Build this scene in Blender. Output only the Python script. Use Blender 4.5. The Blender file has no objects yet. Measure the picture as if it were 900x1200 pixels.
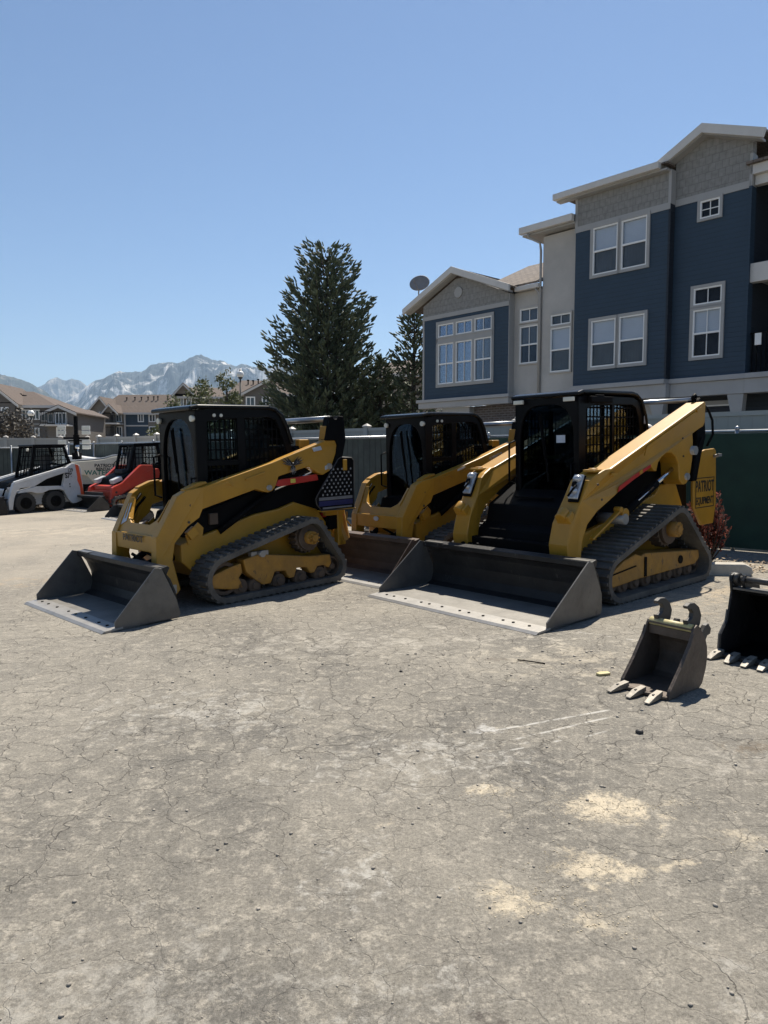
import bpy, bmesh, math, random
from mathutils import Vector, Matrix, noise
R = math.radians
C = bpy.context.scene.collection
random.seed(7)

# ---------------- camera, sky, sun, exposure ----------------
sc = bpy.context.scene
cam = bpy.data.cameras.new('camera'); camo = bpy.data.objects.new('camera', cam); C.objects.link(camo)
camo.location = (0, 0, 1.6)
camo.rotation_euler = (R(90) - math.atan(67 / 850), 0, 0)
cam.sensor_fit = 'HORIZONTAL'; cam.sensor_width = 36; cam.lens = 36 * 850 / 900
cam.clip_start = .05; cam.clip_end = 40000
sc.camera = camo
w = bpy.data.worlds.new('World'); sc.world = w; w.use_nodes = True
nt = w.node_tree; bg = nt.nodes['Background']
sky = nt.nodes.new('ShaderNodeTexSky'); sky.sky_type = 'NISHITA'; sky.sun_disc = False
SD = Vector((.23, .56, 1)).normalized()
sky.sun_elevation = math.asin(SD.z); sky.sun_rotation = math.atan2(SD.x, SD.y)
sky.air_density = 1.0; sky.dust_density = .16; sky.ozone_density = 5.6; sky.altitude = 0
nt.links.new(sky.outputs[0], bg.inputs[0]); bg.inputs[1].default_value = .064
sl = bpy.data.lights.new('sun', 'SUN'); sl.energy = 5.0; sl.angle = R(.53); sl.color = (1, .93, .81)
so = bpy.data.objects.new('sun', sl); C.objects.link(so)
so.rotation_euler = SD.to_track_quat('Z', 'Y').to_euler()
sc.view_settings.view_transform = 'Standard'; sc.view_settings.look = 'None'
sc.view_settings.exposure = .81; sc.view_settings.gamma = 1
sc.render.engine = 'CYCLES'
sc.cycles.max_bounces = 6; sc.cycles.transparent_max_bounces = 12; sc.cycles.use_denoising = True

def gz(x, y):
    return .021 * max(-15, min(15, x)) + .014 * max(-5, min(40, y))
GN = Vector((-.021, -.014, 1)).normalized()

# ---------------- materials ----------------
def mat(name, col, rough=.6, metal=0, var=.15, scale=6, dust=0, dustcol=(.33, .29, .24), bump=0, bscale=40, spec=.5, coat=0, detail=6, chips=None):
    m = bpy.data.materials.new(name); m.use_nodes = True; t = m.node_tree; b = t.nodes['Principled BSDF']
    N = t.nodes.new; L = t.links.new
    co = N('ShaderNodeTexCoord')
    no = N('ShaderNodeTexNoise'); no.inputs['Scale'].default_value = scale; no.inputs['Detail'].default_value = detail
    no.inputs['Roughness'].default_value = .62
    L(co.outputs['Object'], no.inputs['Vector'])
    r = N('ShaderNodeValToRGB'); r.color_ramp.elements[0].position = .3; r.color_ramp.elements[1].position = .72
    r.color_ramp.elements[0].color = tuple(c * (1 - var) for c in col) + (1,)
    r.color_ramp.elements[1].color = tuple(min(1, c * (1 + var)) for c in col) + (1,)
    L(no.outputs[0], r.inputs[0]); out = r.outputs[0]
    if dust:
        n2 = N('ShaderNodeTexNoise'); n2.inputs['Scale'].default_value = 2.7; n2.inputs['Detail'].default_value = 10; n2.inputs['Roughness'].default_value = .7
        L(co.outputs['Object'], n2.inputs['Vector'])
        r2 = N('ShaderNodeMapRange'); r2.inputs[1].default_value = .38; r2.inputs[2].default_value = .75
        r2.inputs[3].default_value = dust * .3; r2.inputs[4].default_value = min(1, dust * 1.6)
        L(n2.outputs[0], r2.inputs[0])
        mx = N('ShaderNodeMix'); mx.data_type = 'RGBA'; L(r2.outputs[0], mx.inputs[0]); L(out, mx.inputs[6]); mx.inputs[7].default_value = dustcol + (1,)
        out = mx.outputs[2]
    if chips:
        n4 = N('ShaderNodeTexNoise'); n4.inputs['Scale'].default_value = chips[0]; n4.inputs['Detail'].default_value = 9; n4.inputs['Roughness'].default_value = .8
        mp4 = N('ShaderNodeMapping'); mp4.inputs['Rotation'].default_value = (.3, .5, .2); mp4.inputs['Scale'].default_value = (1, 1, .45); L(co.outputs['Object'], mp4.inputs[0]); L(mp4.outputs[0], n4.inputs['Vector'])
        r4 = N('ShaderNodeMapRange'); r4.inputs[1].default_value = chips[1]; r4.inputs[2].default_value = chips[1] + .05; r4.inputs[4].default_value = chips[3]; L(n4.outputs[0], r4.inputs[0])
        m4 = N('ShaderNodeMix'); m4.data_type = 'RGBA'; L(r4.outputs[0], m4.inputs[0]); L(out, m4.inputs[6]); m4.inputs[7].default_value = chips[2] + (1,); out = m4.outputs[2]
    L(out, b.inputs['Base Color'])
    b.inputs['Roughness'].default_value = rough; b.inputs['Metallic'].default_value = metal
    b.inputs['Specular IOR Level'].default_value = spec; b.inputs['Coat Weight'].default_value = coat
    if bump:
        n3 = N('ShaderNodeTexNoise'); n3.inputs['Scale'].default_value = bscale; n3.inputs['Detail'].default_value = 5
        L(co.outputs['Object'], n3.inputs['Vector'])
        bp = N('ShaderNodeBump'); bp.inputs['Strength'].default_value = bump; bp.inputs['Distance'].default_value = .02
        L(n3.outputs[0], bp.inputs['Height']); L(bp.outputs[0], b.inputs['Normal'])
    return m
def stripes(name, col, period, axis=2, depth=.35, var=.08, rough=.7, dark=.75, wob=0):
    "boards or slats running along one axis: groove by bump and a thin darker line"
    m = mat(name, col, rough, var=var, scale=2.5); t = m.node_tree; b = t.nodes['Principled BSDF']; N = t.nodes.new; L = t.links.new
    co = N('ShaderNodeTexCoord'); sp = N('ShaderNodeSeparateXYZ'); L(co.outputs['Object'], sp.inputs[0])
    src = sp.outputs[axis]
    if wob:
        nz = N('ShaderNodeTexNoise'); nz.inputs['Scale'].default_value = 1.6; nz.inputs['Detail'].default_value = 3; L(co.outputs['Object'], nz.inputs['Vector'])
        ma = N('ShaderNodeMath'); ma.operation = 'MULTIPLY_ADD'; ma.inputs[1].default_value = wob; L(nz.outputs[0], ma.inputs[0]); L(src, ma.inputs[2]); src = ma.outputs[0]
    m1 = N('ShaderNodeMath'); m1.operation = 'DIVIDE'; m1.inputs[1].default_value = period; L(src, m1.inputs[0])
    m2 = N('ShaderNodeMath'); m2.operation = 'FRACT'; L(m1.outputs[0], m2.inputs[0])
    mr = N('ShaderNodeMapRange'); mr.inputs[1].default_value = 0; mr.inputs[2].default_value = .14; mr.inputs[3].default_value = 0; mr.inputs[4].default_value = 1
    L(m2.outputs[0], mr.inputs[0])
    bp = N('ShaderNodeBump'); bp.inputs['Strength'].default_value = depth; bp.inputs['Distance'].default_value = .02; L(mr.outputs[0], bp.inputs['Height']); L(bp.outputs[0], b.inputs['Normal'])
    old = b.inputs['Base Color'].links[0].from_socket
    mx = N('ShaderNodeMix'); mx.data_type = 'RGBA'; mx.blend_type = 'MULTIPLY'; mx.inputs[0].default_value = 1
    rr = N('ShaderNodeMapRange'); rr.inputs[3].default_value = dark; rr.inputs[4].default_value = 1; L(mr.outputs[0], rr.inputs[0])
    cb = N('ShaderNodeCombineColor'); [L(rr.outputs[0], cb.inputs[i]) for i in range(3)]
    L(old, mx.inputs[6]); L(cb.outputs[0], mx.inputs[7]); L(mx.outputs[2], b.inputs['Base Color'])
    return m
def bricky(name, col, col2, mortar, bw, bh, scale=1, rough=.85, bump=.5, msize=.02, plane='XZ'):
    m = bpy.data.materials.new(name); m.use_nodes = True; t = m.node_tree; b = t.nodes['Principled BSDF']; N = t.nodes.new; L = t.links.new
    co = N('ShaderNodeTexCoord'); sp = N('ShaderNodeSeparateXYZ'); cb = N('ShaderNodeCombineXYZ')
    L(co.outputs['Object'], sp.inputs[0]); L(sp.outputs['X'], cb.inputs['X']); L(sp.outputs['Z' if plane == 'XZ' else 'Y'], cb.inputs['Y'])
    bt = N('ShaderNodeTexBrick'); L(cb.outputs[0], bt.inputs['Vector']); bt.inputs['Scale'].default_value = scale
    bt.inputs['Color1'].default_value = col + (1,); bt.inputs['Color2'].default_value = col2 + (1,); bt.inputs['Mortar'].default_value = mortar + (1,)
    bt.inputs['Brick Width'].default_value = bw; bt.inputs['Row Height'].default_value = bh; bt.inputs['Mortar Size'].default_value = msize
    nz = N('ShaderNodeTexNoise'); nz.inputs['Scale'].default_value = 9; L(co.outputs['Object'], nz.inputs['Vector'])
    mx = N('ShaderNodeMix'); mx.data_type = 'RGBA'; mx.blend_type = 'OVERLAY'; mx.inputs[0].default_value = .35
    L(bt.outputs['Color'], mx.inputs[6]); L(nz.outputs[0], mx.inputs[7]); L(mx.outputs[2], b.inputs['Base Color'])
    b.inputs['Roughness'].default_value = rough
    bp = N('ShaderNodeBump'); bp.invert = True; bp.inputs['Strength'].default_value = bump; bp.inputs['Distance'].default_value = .02
    L(bt.outputs['Fac'], bp.inputs['Height']); L(bp.outputs[0], b.inputs['Normal'])
    return m
def glass(name, tint=(.25, .3, .33), rough=.02, fac=.12):
    m = bpy.data.materials.new(name); m.use_nodes = True; t = m.node_tree; t.nodes.clear(); N = t.nodes.new; L = t.links.new
    o = N('ShaderNodeOutputMaterial'); tr = N('ShaderNodeBsdfTransparent'); tr.inputs[0].default_value = tint + (1,)
    g = N('ShaderNodeBsdfGlossy'); g.inputs['Roughness'].default_value = rough; g.inputs[0].default_value = (.85, .9, 1, 1)
    f = N('ShaderNodeFresnel'); f.inputs[0].default_value = 1.5
    ad = N('ShaderNodeMath'); ad.operation = 'ADD'; ad.operation = 'MULTIPLY_ADD'; ad.inputs[1].default_value = .5; ad.inputs[2].default_value = fac - .04; ad.use_clamp = True; L(f.outputs[0], ad.inputs[0])
    mx = N('ShaderNodeMixShader'); L(ad.outputs[0], mx.inputs[0]); L(tr.outputs[0], mx.inputs[1]); L(g.outputs[0], mx.inputs[2]); L(mx.outputs[0], o.inputs[0])
    return m

M = {}
M['yellow'] = mat('yellow_paint', (.41, .205, .013), .42, var=.12, scale=4, dust=.10, dustcol=(.24, .165, .08), bump=.05, bscale=60, chips=(11, .635, (.09, .055, .025), .75))
M['yellow_worn'] = mat('worn_yellow_paint', (.35, .17, .015), .6, var=.25, scale=9, dust=.3, dustcol=(.16, .11, .06), bump=.12, bscale=50, chips=(14, .58, (.055, .038, .024), .8))
M['black'] = mat('black_paint', (.005, .005, .006), .3, var=.3, dust=.015, dustcol=(.12, .11, .1), spec=.08)
M['blackm'] = mat('matte_black', (.004, .004, .0045), .6, var=.3, dust=.015, dustcol=(.1, .09, .08), spec=.06)
M['roof'] = mat('black_cab_roof', (.005, .0055, .006), .25, var=.2, dust=.03, dustcol=(.2, .19, .17), spec=.16)
M['rubber'] = mat('dusty_rubber', (.040, .037, .034), .8, var=.35, scale=9, dust=.5, dustcol=(.20, .18, .15), bump=.3)
M['rubber_dk'] = mat('black_rubber', (.018, .018, .018), .85, var=.3, scale=9, dust=.2, dustcol=(.1, .09, .08), bump=.3)
M['bucket'] = mat('dark_bucket_paint', (.012, .0125, .014), .45, metal=.1, var=.35, scale=5, dust=.16, dustcol=(.10, .09, .08), spec=.3, bump=.14, bscale=25, chips=(9, .60, (.11, .10, .09), .7))
M['bucket_side'] = mat('grey_bucket_steel', (.095, .093, .09), .42, metal=.35, var=.35, scale=4, dust=.35, dustcol=(.2, .18, .155), bump=.12, bscale=30, chips=(8, .59, (.045, .042, .04), .7))
M['bucket_brown'] = mat('brown_bucket_steel', (.085, .06, .048), .6, metal=.3, var=.35, scale=5, dust=.35, dustcol=(.15, .11, .085), bump=.1, bscale=30)
M['steel'] = mat('worn_steel', (.30, .29, .275), .45, metal=.45, var=.22, scale=7, dust=.5, dustcol=(.36, .335, .3), bump=.08, bscale=35)
M['rust_brown'] = mat('brown_worn_steel', (.075, .056, .044), .6, metal=.25, var=.45, scale=9, dust=.35, dustcol=(.16, .125, .095), bump=.2, bscale=40)
M['floor_steel'] = mat('scoured_floor_steel', (.19, .18, .165), .5, metal=.35, var=.25, scale=6, dust=.4, dustcol=(.26, .24, .21), bump=.1, bscale=30)
M['chrome'] = mat('bright_rod', (.6, .6, .6), .18, metal=1, var=.05)
M['dark_steel'] = mat('dark_steel', (.05, .048, .046), .55, metal=.4, var=.3, dust=.2, dustcol=(.15, .13, .11), bump=.1)
M['rust'] = mat('rusty_steel', (.080, .055, .038), .7, metal=.2, var=.4, scale=8, dust=.3, dustcol=(.11, .085, .065), bump=.2)
M['tooth'] = mat('worn_tooth_steel', (.20, .18, .15), .5, metal=.3, var=.2, scale=12, dust=.3, dustcol=(.25, .22, .18), bump=.1)
M['pinyellow'] = mat('faded_yellow_tube', (.52, .44, .19), .55, var=.3, scale=14, dust=.35, dustcol=(.3, .27, .2), bump=.1)
M['red'] = mat('red_paint', (.42, .018, .012), .4, var=.15, dust=.08, dustcol=(.3, .15, .1))
M['loader_red'] = mat('loader_red_paint', (.55, .05, .025), .35, var=.12, dust=.12, dustcol=(.4, .2, .15))
M['orange'] = mat('orange_red_stripe', (.70, .10, .03), .5, var=.1)
M['white'] = mat('white_paint', (.78, .78, .76), .4, var=.08, dust=.2, dustcol=(.45, .42, .38))
M['lightgrey'] = mat('light_grey_paint', (.55, .56, .57), .45, var=.1, dust=.25, dustcol=(.35, .32, .28))
M['decal_w'] = mat('white_decal', (.35, .35, .35), .5, var=.2)
M['decal_g'] = mat('grey_decal', (.16, .16, .165), .5, var=.25)
M['decal_k'] = mat('black_decal', (.015, .013, .012), .5, var=.2)
M['decal_dim'] = mat('dim_decal', (.20, .15, .07), .5, var=.2)
M['decal_blue'] = mat('blue_decal', (.01, .015, .08), .5, var=.2)
M['decal_green'] = mat('green_lettering', (.02, .16, .11), .5, var=.2)
M['decal_pale'] = mat('pale_label', (.42, .46, .52), .5, var=.2)
M['sticker'] = mat('yellow_sticker', (.6, .5, .08), .5)
M['cream'] = mat('cream_tank', (.78, .70, .54), .5, var=.06, scale=2, dust=.15, dustcol=(.45, .4, .32))
M['seat'] = mat('seat_cloth', (.03, .03, .032), .8, var=.2)
M['lamp'] = mat('lamp_lens', (.62, .6, .52), .15, var=.1)
M['lampsteel'] = mat('headlight_lens', (.42, .43, .45), .2, metal=.3, var=.4, scale=20)
M['cabglass'] = glass('cab_glass', (.72, .78, .80), .02, .015)
M['doorglass'] = glass('front_door_glass', (.20, .27, .34), .02, .018)
M['rubbertyre'] = mat('tyre_rubber', (.016, .016, .016), .8, var=.3, dust=.2, dustcol=(.09, .08, .07), bump=.3)

# ---------------- mesh helpers ----------------
class MB:
    def __init__(s): s.v = []; s.f = []; s.sm = []
    def add(s, vs, fs, smooth=False):
        n = len(s.v); s.v += [tuple(p) for p in vs]
        s.f += [tuple(i + n for i in f) for f in fs]; s.sm += [smooth] * len(fs); return s
    def box(s, c, d, rot=None):
        x, y, z = d[0] / 2, d[1] / 2, d[2] / 2
        vs = [Vector((a, b, e)) for a in (-x, x) for b in (-y, y) for e in (-z, z)]
        if rot is not None: vs = [rot @ v for v in vs]
        c = Vector(c); vs = [v + c for v in vs]
        return s.add(vs, [(0, 1, 3, 2), (4, 6, 7, 5), (0, 4, 5, 1), (2, 3, 7, 6), (0, 2, 6, 4), (1, 5, 7, 3)])
    def ext(s, pts, d):
        "planar outline pts (3D) extruded by vector d"
        n = len(pts); d = Vector(d); a = [Vector(p) for p in pts]
        nv = Vector((0, 0, 0))
        for i in range(n): nv += a[i].cross(a[(i + 1) % n])
        if nv.dot(d) < 0: a.reverse()
        vs = a + [p + d for p in a]
        return s.add(vs, [tuple(range(n))[::-1], tuple(range(n, 2 * n))] + [(i, (i + 1) % n, n + (i + 1) % n, n + i) for i in range(n)])
    def prism(s, pts, y0, y1, sh=None):
        "outline in XZ extruded along Y; sh(x,z) shifts y"
        sh = sh or (lambda x, z: 0); n0 = len(s.v)
        s.ext([(x, y0, z) for x, z in pts], (0, y1 - y0, 0))
        for i in range(n0, len(s.v)):
            x, y, z = s.v[i]; s.v[i] = (x, y + sh(x, z), z)
        return s
    def ring(s, outer, inner, y0, y1):
        "frame in XZ with a hole; equal point counts"
        n = len(outer); vs = []
        for y in (y0, y1):
            for o in (outer, inner): vs += [(x, y, z) for x, z in o]
        fs = []
        for i in range(n):
            j = (i + 1) % n
            fs += [(i, j, n + j, n + i), (2 * n + i, 3 * n + i, 3 * n + j, 2 * n + j), (i, 2 * n + i, 2 * n + j, j), (n + i, n + j, 3 * n + j, 3 * n + i)]
        return s.add(vs, fs)
    def cyl(s, p0, p1, r0, r1=None, n=16, smooth=True):
        if r1 is None: r1 = r0
        p0 = Vector(p0); p1 = Vector(p1); ax = (p1 - p0).normalized()
        u = ax.orthogonal().normalized(); v = ax.cross(u); vs = []
        for p, r in ((p0, r0), (p1, r1)):
            vs += [p + (u * math.cos(2 * math.pi * k / n) + v * math.sin(2 * math.pi * k / n)) * r for k in range(n)]
        s.add(vs, [(k, (k + 1) % n, n + (k + 1) % n, n + k) for k in range(n)], smooth)
        nn = len(s.v) - 2 * n
        s.f += [tuple(nn + k for k in range(n))[::-1], tuple(nn + n + k for k in range(n))]; s.sm += [False, False]
        return s
    def tube(s, path, r, n=8, rs=None):
        P = [Vector(p) for p in path]; m = len(P); vs = []; u = None
        for i, p in enumerate(P):
            t = (P[min(i + 1, m - 1)] - P[max(i - 1, 0)]).normalized()
            if u is None: u = t.orthogonal().normalized()
            u = (u - t * u.dot(t)).normalized(); v = t.cross(u); rr = rs[i] if rs else r
            vs += [p + (u * math.cos(2 * math.pi * k / n) + v * math.sin(2 * math.pi * k / n)) * rr for k in range(n)]
        fs = [(i * n + k, i * n + (k + 1) % n, (i + 1) * n + (k + 1) % n, (i + 1) * n + k) for i in range(m - 1) for k in range(n)]
        s.add(vs, fs, True); q = len(s.v) - m * n
        s.f += [tuple(q + k for k in range(n))[::-1], tuple(q + (m - 1) * n + k for k in range(n))]; s.sm += [False, False]
        return s
    def bar(s, p0, p1, w, h):
        p0 = Vector(p0); p1 = Vector(p1); d = p1 - p0
        rot = d.to_track_quat('X', 'Z').to_matrix()
        return s.box((p0 + p1) / 2, (d.length, w, h), rot)
    def sphere(s, c, r, n=12, m=8, sz=1):
        vs = [(c[0], c[1], c[2] - r * sz)]
        for i in range(1, m):
            a = -math.pi / 2 + math.pi * i / m
            vs += [(c[0] + r * math.cos(a) * math.cos(2 * math.pi * k / n), c[1] + r * math.cos(a) * math.sin(2 * math.pi * k / n), c[2] + r * sz * math.sin(a)) for k in range(n)]
        vs.append((c[0], c[1], c[2] + r * sz)); t = len(vs) - 1
        fs = [(0, 1 + (k + 1) % n, 1 + k) for k in range(n)] + [(t, t - n + k, t - n + (k + 1) % n) for k in range(n)]
        for i in range(m - 2):
            for k in range(n):
                a = 1 + i * n + k; b = 1 + i * n + (k + 1) % n; fs.append((a, b, b + n, a + n))
        return s.add(vs, fs, True)
    def build(s, name, m, parent=None, bevel=0, seg=2):
        me = bpy.data.meshes.new(name); me.from_pydata(s.v, [], s.f); me.update()
        me.polygons.foreach_set('use_smooth', s.sm)
        o = bpy.data.objects.new(name, me); C.objects.link(o)
        me.materials.append(M[m] if isinstance(m, str) else m)
        if parent: o.parent = parent
        if bevel:
            b = o.modifiers.new('bevel', 'BEVEL'); b.width = bevel; b.segments = seg; b.limit_method = 'ANGLE'; b.angle_limit = R(35)
        return o
def empty(name, loc, rz=0):
    o = bpy.data.objects.new(name, None); C.objects.link(o); o.location = loc; o.rotation_euler = (0, 0, rz); o.empty_display_size = .2; return o
def tag(o, label, cat, group=None):
    o['label'] = label; o['category'] = cat
    if group: o['group'] = group
    return o
def struct(o, kind='structure'): o['kind'] = kind; return o
def on_ground(name, x, y, deg, s=1, lift=0, roll=0, pitch=0):
    "empty standing on the sloping yard, x axis = forward"
    a = R(deg); f = Vector((math.cos(a), math.sin(a), 0)); f = (f - GN * f.dot(GN)).normalized(); l = GN.cross(f)
    m = Matrix((f, l, GN)).transposed().to_4x4(); m.translation = Vector((x, y, gz(x, y) + lift))
    o = bpy.data.objects.new(name, None); C.objects.link(o)
    o.matrix_world = m @ Matrix.Rotation(roll, 4, 'X') @ Matrix.Rotation(pitch, 4, 'Y') @ Matrix.Scale(s, 4); return o
def text(name, body, loc, rot, size, m, parent, sx=1, ext=.001, align='CENTER', bold=.0):
    cu = bpy.data.curves.new(name, 'FONT'); cu.body = body; cu.size = size; cu.extrude = ext; cu.align_x = align; cu.align_y = 'CENTER'; cu.offset = bold
    t = bpy.data.objects.new(name, cu); C.objects.link(t); bpy.context.view_layer.update()
    me = bpy.data.meshes.new_from_object(t.evaluated_get(bpy.context.evaluated_depsgraph_get()))
    bpy.data.objects.remove(t); bpy.data.curves.remove(cu)
    o = bpy.data.objects.new(name, me); C.objects.link(o); me.materials.clear(); me.materials.append(M[m]); o.parent = parent
    o.location = loc; o.rotation_euler = rot; o.scale = (sx, 1, 1); return o
def mirror(pts): return [(x, -y, z) for x, y, z in pts]

# ---------------- ground ----------------
def ground_mat():
    m = bpy.data.materials.new('cracked_dusty_asphalt'); m.use_nodes = True; t = m.node_tree; b = t.nodes['Principled BSDF']; N = t.nodes.new; L = t.links.new
    co = N('ShaderNodeTexCoord'); P = co.outputs['Object']
    def nz(scale, det=8, rough=.6, dist=0, vec=P):
        n = N('ShaderNodeTexNoise'); n.inputs['Scale'].default_value = scale; n.inputs['Detail'].default_value = det; n.inputs['Roughness'].default_value = rough; n.inputs['Distortion'].default_value = dist; L(vec, n.inputs['Vector']); return n.outputs[0]
    def mr(src, a, c, d=0, e=1, smooth=True):
        n = N('ShaderNodeMapRange'); n.inputs[1].default_value = a; n.inputs[2].default_value = c; n.inputs[3].default_value = d; n.inputs[4].default_value = e
        if smooth: n.interpolation_type = 'SMOOTHSTEP'
        L(src, n.inputs[0]); return n.outputs[0]
    def mth(op, a, c, cl=False):
        n = N('ShaderNodeMath'); n.operation = op; n.use_clamp = cl
        for i, q in enumerate((a, c)):
            if hasattr(q, 'links'): L(q, n.inputs[i])
            else: n.inputs[i].default_value = q
        return n.outputs[0]
    def mix(f, a, c, mode='MIX'):
        n = N('ShaderNodeMix'); n.data_type = 'RGBA'; n.blend_type = mode
        if hasattr(f, 'links'): L(f, n.inputs[0])
        else: n.inputs[0].default_value = f
        for i, q in ((6, a), (7, c)):
            if hasattr(q, 'links'): L(q, n.inputs[i])
            else: n.inputs[i].default_value = q + (1,)
        return n.outputs[2]
    base = mix(mr(nz(.55, 6, .6), .35, .68), (.122, .114, .101), (.232, .213, .180))
    base = mix(mr(nz(2.3, 8, .65), .4, .7, 0, .7), base, (.225, .206, .172))
    # mottled worn patches, dust specks, aggregate
    sp = mr(nz(14, 10, .78), .50, .62); base = mix(mth('MULTIPLY', sp, .75), base, (.33, .30, .25))
    sp2 = mr(nz(38, 8, .85), .52, .60); base = mix(mth('MULTIPLY', sp2, .45), base, (.33, .30, .25))
    dk = mr(nz(23, 8, .8), .57, .66); base = mix(mth('MULTIPLY', dk, .75), base, (.085, .078, .07))
    fine = mr(nz(75, 8, .95), .38, .62, .42, 1.5, False)
    cf = N('ShaderNodeCombineColor'); [L(fine, cf.inputs[i]) for i in range(3)]
    base = mix(.85, base, cf.outputs[0], 'MULTIPLY')
    # farther part of the yard is bleached by dust
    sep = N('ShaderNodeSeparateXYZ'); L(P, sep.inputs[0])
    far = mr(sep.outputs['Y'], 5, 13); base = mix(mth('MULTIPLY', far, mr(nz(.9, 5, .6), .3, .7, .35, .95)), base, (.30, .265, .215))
    def patch(cx, cy, rx, ry, rot, thr, col, k=1.0, sc_=7):
        mp = N('ShaderNodeMapping'); mp.vector_type = 'TEXTURE'; mp.inputs['Location'].default_value = (cx, cy, 0); mp.inputs['Rotation'].default_value = (0, 0, R(rot)); mp.inputs['Scale'].default_value = (rx, ry, 1)
        L(P, mp.inputs[0]); s2 = N('ShaderNodeSeparateXYZ'); L(mp.outputs[0], s2.inputs[0]); c2 = N('ShaderNodeCombineXYZ'); L(s2.outputs[0], c2.inputs[0]); L(s2.outputs[1], c2.inputs[1])
        ln = N('ShaderNodeVectorMath'); ln.operation = 'LENGTH'; L(c2.outputs[0], ln.inputs[0])
        v = mth('ADD', mth('SUBTRACT', mr(nz(sc_, 9, .74, .4), .22, .78, 0, 1, False), mth('MULTIPLY', ln.outputs['Value'], .28)), mth('MULTIPLY', mth('SUBTRACT', nz(45, 8, .9), .5), .55)); return mth('MULTIPLY', mth('MULTIPLY', mr(v, thr - .02, thr + .22), mr(nz(24, 8, .9), .40, .56, .15, 1)), k), col
    sand = (.52, .445, .33)
    stains = [patch(.50, 3.24, .35, .11, -8, .33, sand, .9, 5), patch(.92, 3.06, .34, .14, -6, .30, sand, .95, 5), patch(1.25, 3.08, .30, .05, 5, .34, sand, .7, 6), patch(.72, 2.62, .20, .14, 0, .31, sand, .85, 6), patch(.98, 2.60, .24, .06, 10, .34, sand, .8, 6),
              patch(.50, 2.42, .22, .11, -12, .31, sand, .85, 6), patch(.74, 2.30, .18, .10, -15, .34, sand, .65, 6), patch(1.56, 2.75, .34, .12, -20, .33, sand, .7, 5), patch(-.02, 2.95, .08, .05, 10, .32, sand, .6, 8),
              patch(-.1, 2.62, .5, .4, 0, .42, (.42, .40, .36), .8, 11), patch(.1, 2.0, .5, .35, 0, .43, (.40, .38, .34), .7, 13), patch(1.7, 3.5, .5, .3, 20, .38, (.4, .37, .32), .6, 9), patch(.55, 3.95, .22, .1, 10, .36, (.45, .44, .42), .8, 10),
              patch(-1.1, 4.3, 1.0, .6, 0, .36, (.40, .38, .34), .7, 9), patch(.2, 3.6, .9, .5, 10, .38, (.42, .40, .36), .7, 10), patch(-.9, 2.0, 1.2, .5, 5, .38, (.36, .34, .30), .6, 12), patch(1.3, 1.9, .6, .5, 0, .38, (.40, .38, .34), .6, 10), patch(0, 5.8, 2.6, .7, 0, .37, (.40, .37, .32), .6, 6), patch(1.35, 5.3, 1.4, .8, 0, .40, (.42, .37, .29), .6, 6), patch(3.4, 7.2, 1.4, 1.0, 40, .34, (.42, .34, .24), .8, 4),
              patch(-6.5, 14.5, 6, 1.6, 0, .36, (.40, .345, .27), .7, 2.5), patch(-4.0, 8.9, 2.5, .7, 15, .40, (.36, .27, .17), .6, 3),
              patch(1.93, 3.65, .35, .16, 0, .30, (.13, .10, .07), .8, 5), patch(.28, 1.90, .05, .09, 30, .30, (.06, .05, .045), .8, 12), patch(-.68, 2.72, .06, .02, 20, .26, (.07, .06, .05), .8, 14), patch(.85, 5.25, .20, .1, 0, .32, (.12, .1, .08), .6, 9), patch(-2.0, 3.0, 1.1, .7, 30, .42, (.36, .32, .26), .5, 8)]
    for f, c in stains: base = mix(f, base, c)
    # chalky scratch lines, dragged bucket marks
    def line(x0, y0, x1, y1, wd, thr, k):
        dx, dy = x1 - x0, y1 - y0; Ln = math.hypot(dx, dy); ux, uy = dx / Ln, dy / Ln
        wv = mth('MULTIPLY', mth('SUBTRACT', nz(3, 3, .5), .5), .03)
        a = mth('ADD', mth('MULTIPLY', sep.outputs['X'], ux), mth('MULTIPLY', sep.outputs['Y'], uy)); a = mth('SUBTRACT', a, x0 * ux + y0 * uy)
        d = mth('ADD', mth('MULTIPLY', sep.outputs['X'], -uy), mth('MULTIPLY', sep.outputs['Y'], ux)); d = mth('ABSOLUTE', mth('ADD', mth('SUBTRACT', d, -x0 * uy + y0 * ux), wv), 0)
        m_ = mth('MULTIPLY', mr(d, wd * .4, wd, 1, 0), mth('MULTIPLY', mr(a, 0, .06), mr(a, Ln - .06, Ln, 1, 0)))
        return mth('MULTIPLY', m_, mth('MULTIPLY', mr(nz(9, 7, .7), thr, thr + .1), k))
    for l_ in [(.57, 3.92, 1.36, 4.22, .014, .40, .95), (.68, 3.80, 1.32, 4.10, .012, .44, .9), (.62, 3.66, 1.0, 3.80, .012, .48, .8), (.95, 3.75, 1.25, 3.9, .010, .46, .8), (-.35, 3.3, -.32, 3.75, .007, .5, .5), (2.3, 5.5, 1.2, 6.3, .02, .5, .6)]:
        base = mix(mth('MULTIPLY', line(*l_), .62), base, (.55, .53, .49))
    # cracks
    wv = N('ShaderNodeTexNoise'); wv.inputs['Scale'].default_value = 4.2; wv.inputs['Detail'].default_value = 6; L(P, wv.inputs['Vector'])
    vm = N('ShaderNodeVectorMath'); vm.operation = 'MULTIPLY_ADD'; L(wv.outputs['Color'], vm.inputs[0]); vm.inputs[1].default_value = (.38, .38, 0); L(P, vm.inputs[2])
    def vor(scale, wd, zz=0):
        v = N('ShaderNodeTexVoronoi'); v.feature = 'DISTANCE_TO_EDGE'; v.voronoi_dimensions = '2D'; v.inputs['Scale'].default_value = scale; L(vm.outputs[0], v.inputs['Vector']); return mr(v.outputs['Distance'], 0, wd, 1, 0)
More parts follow.
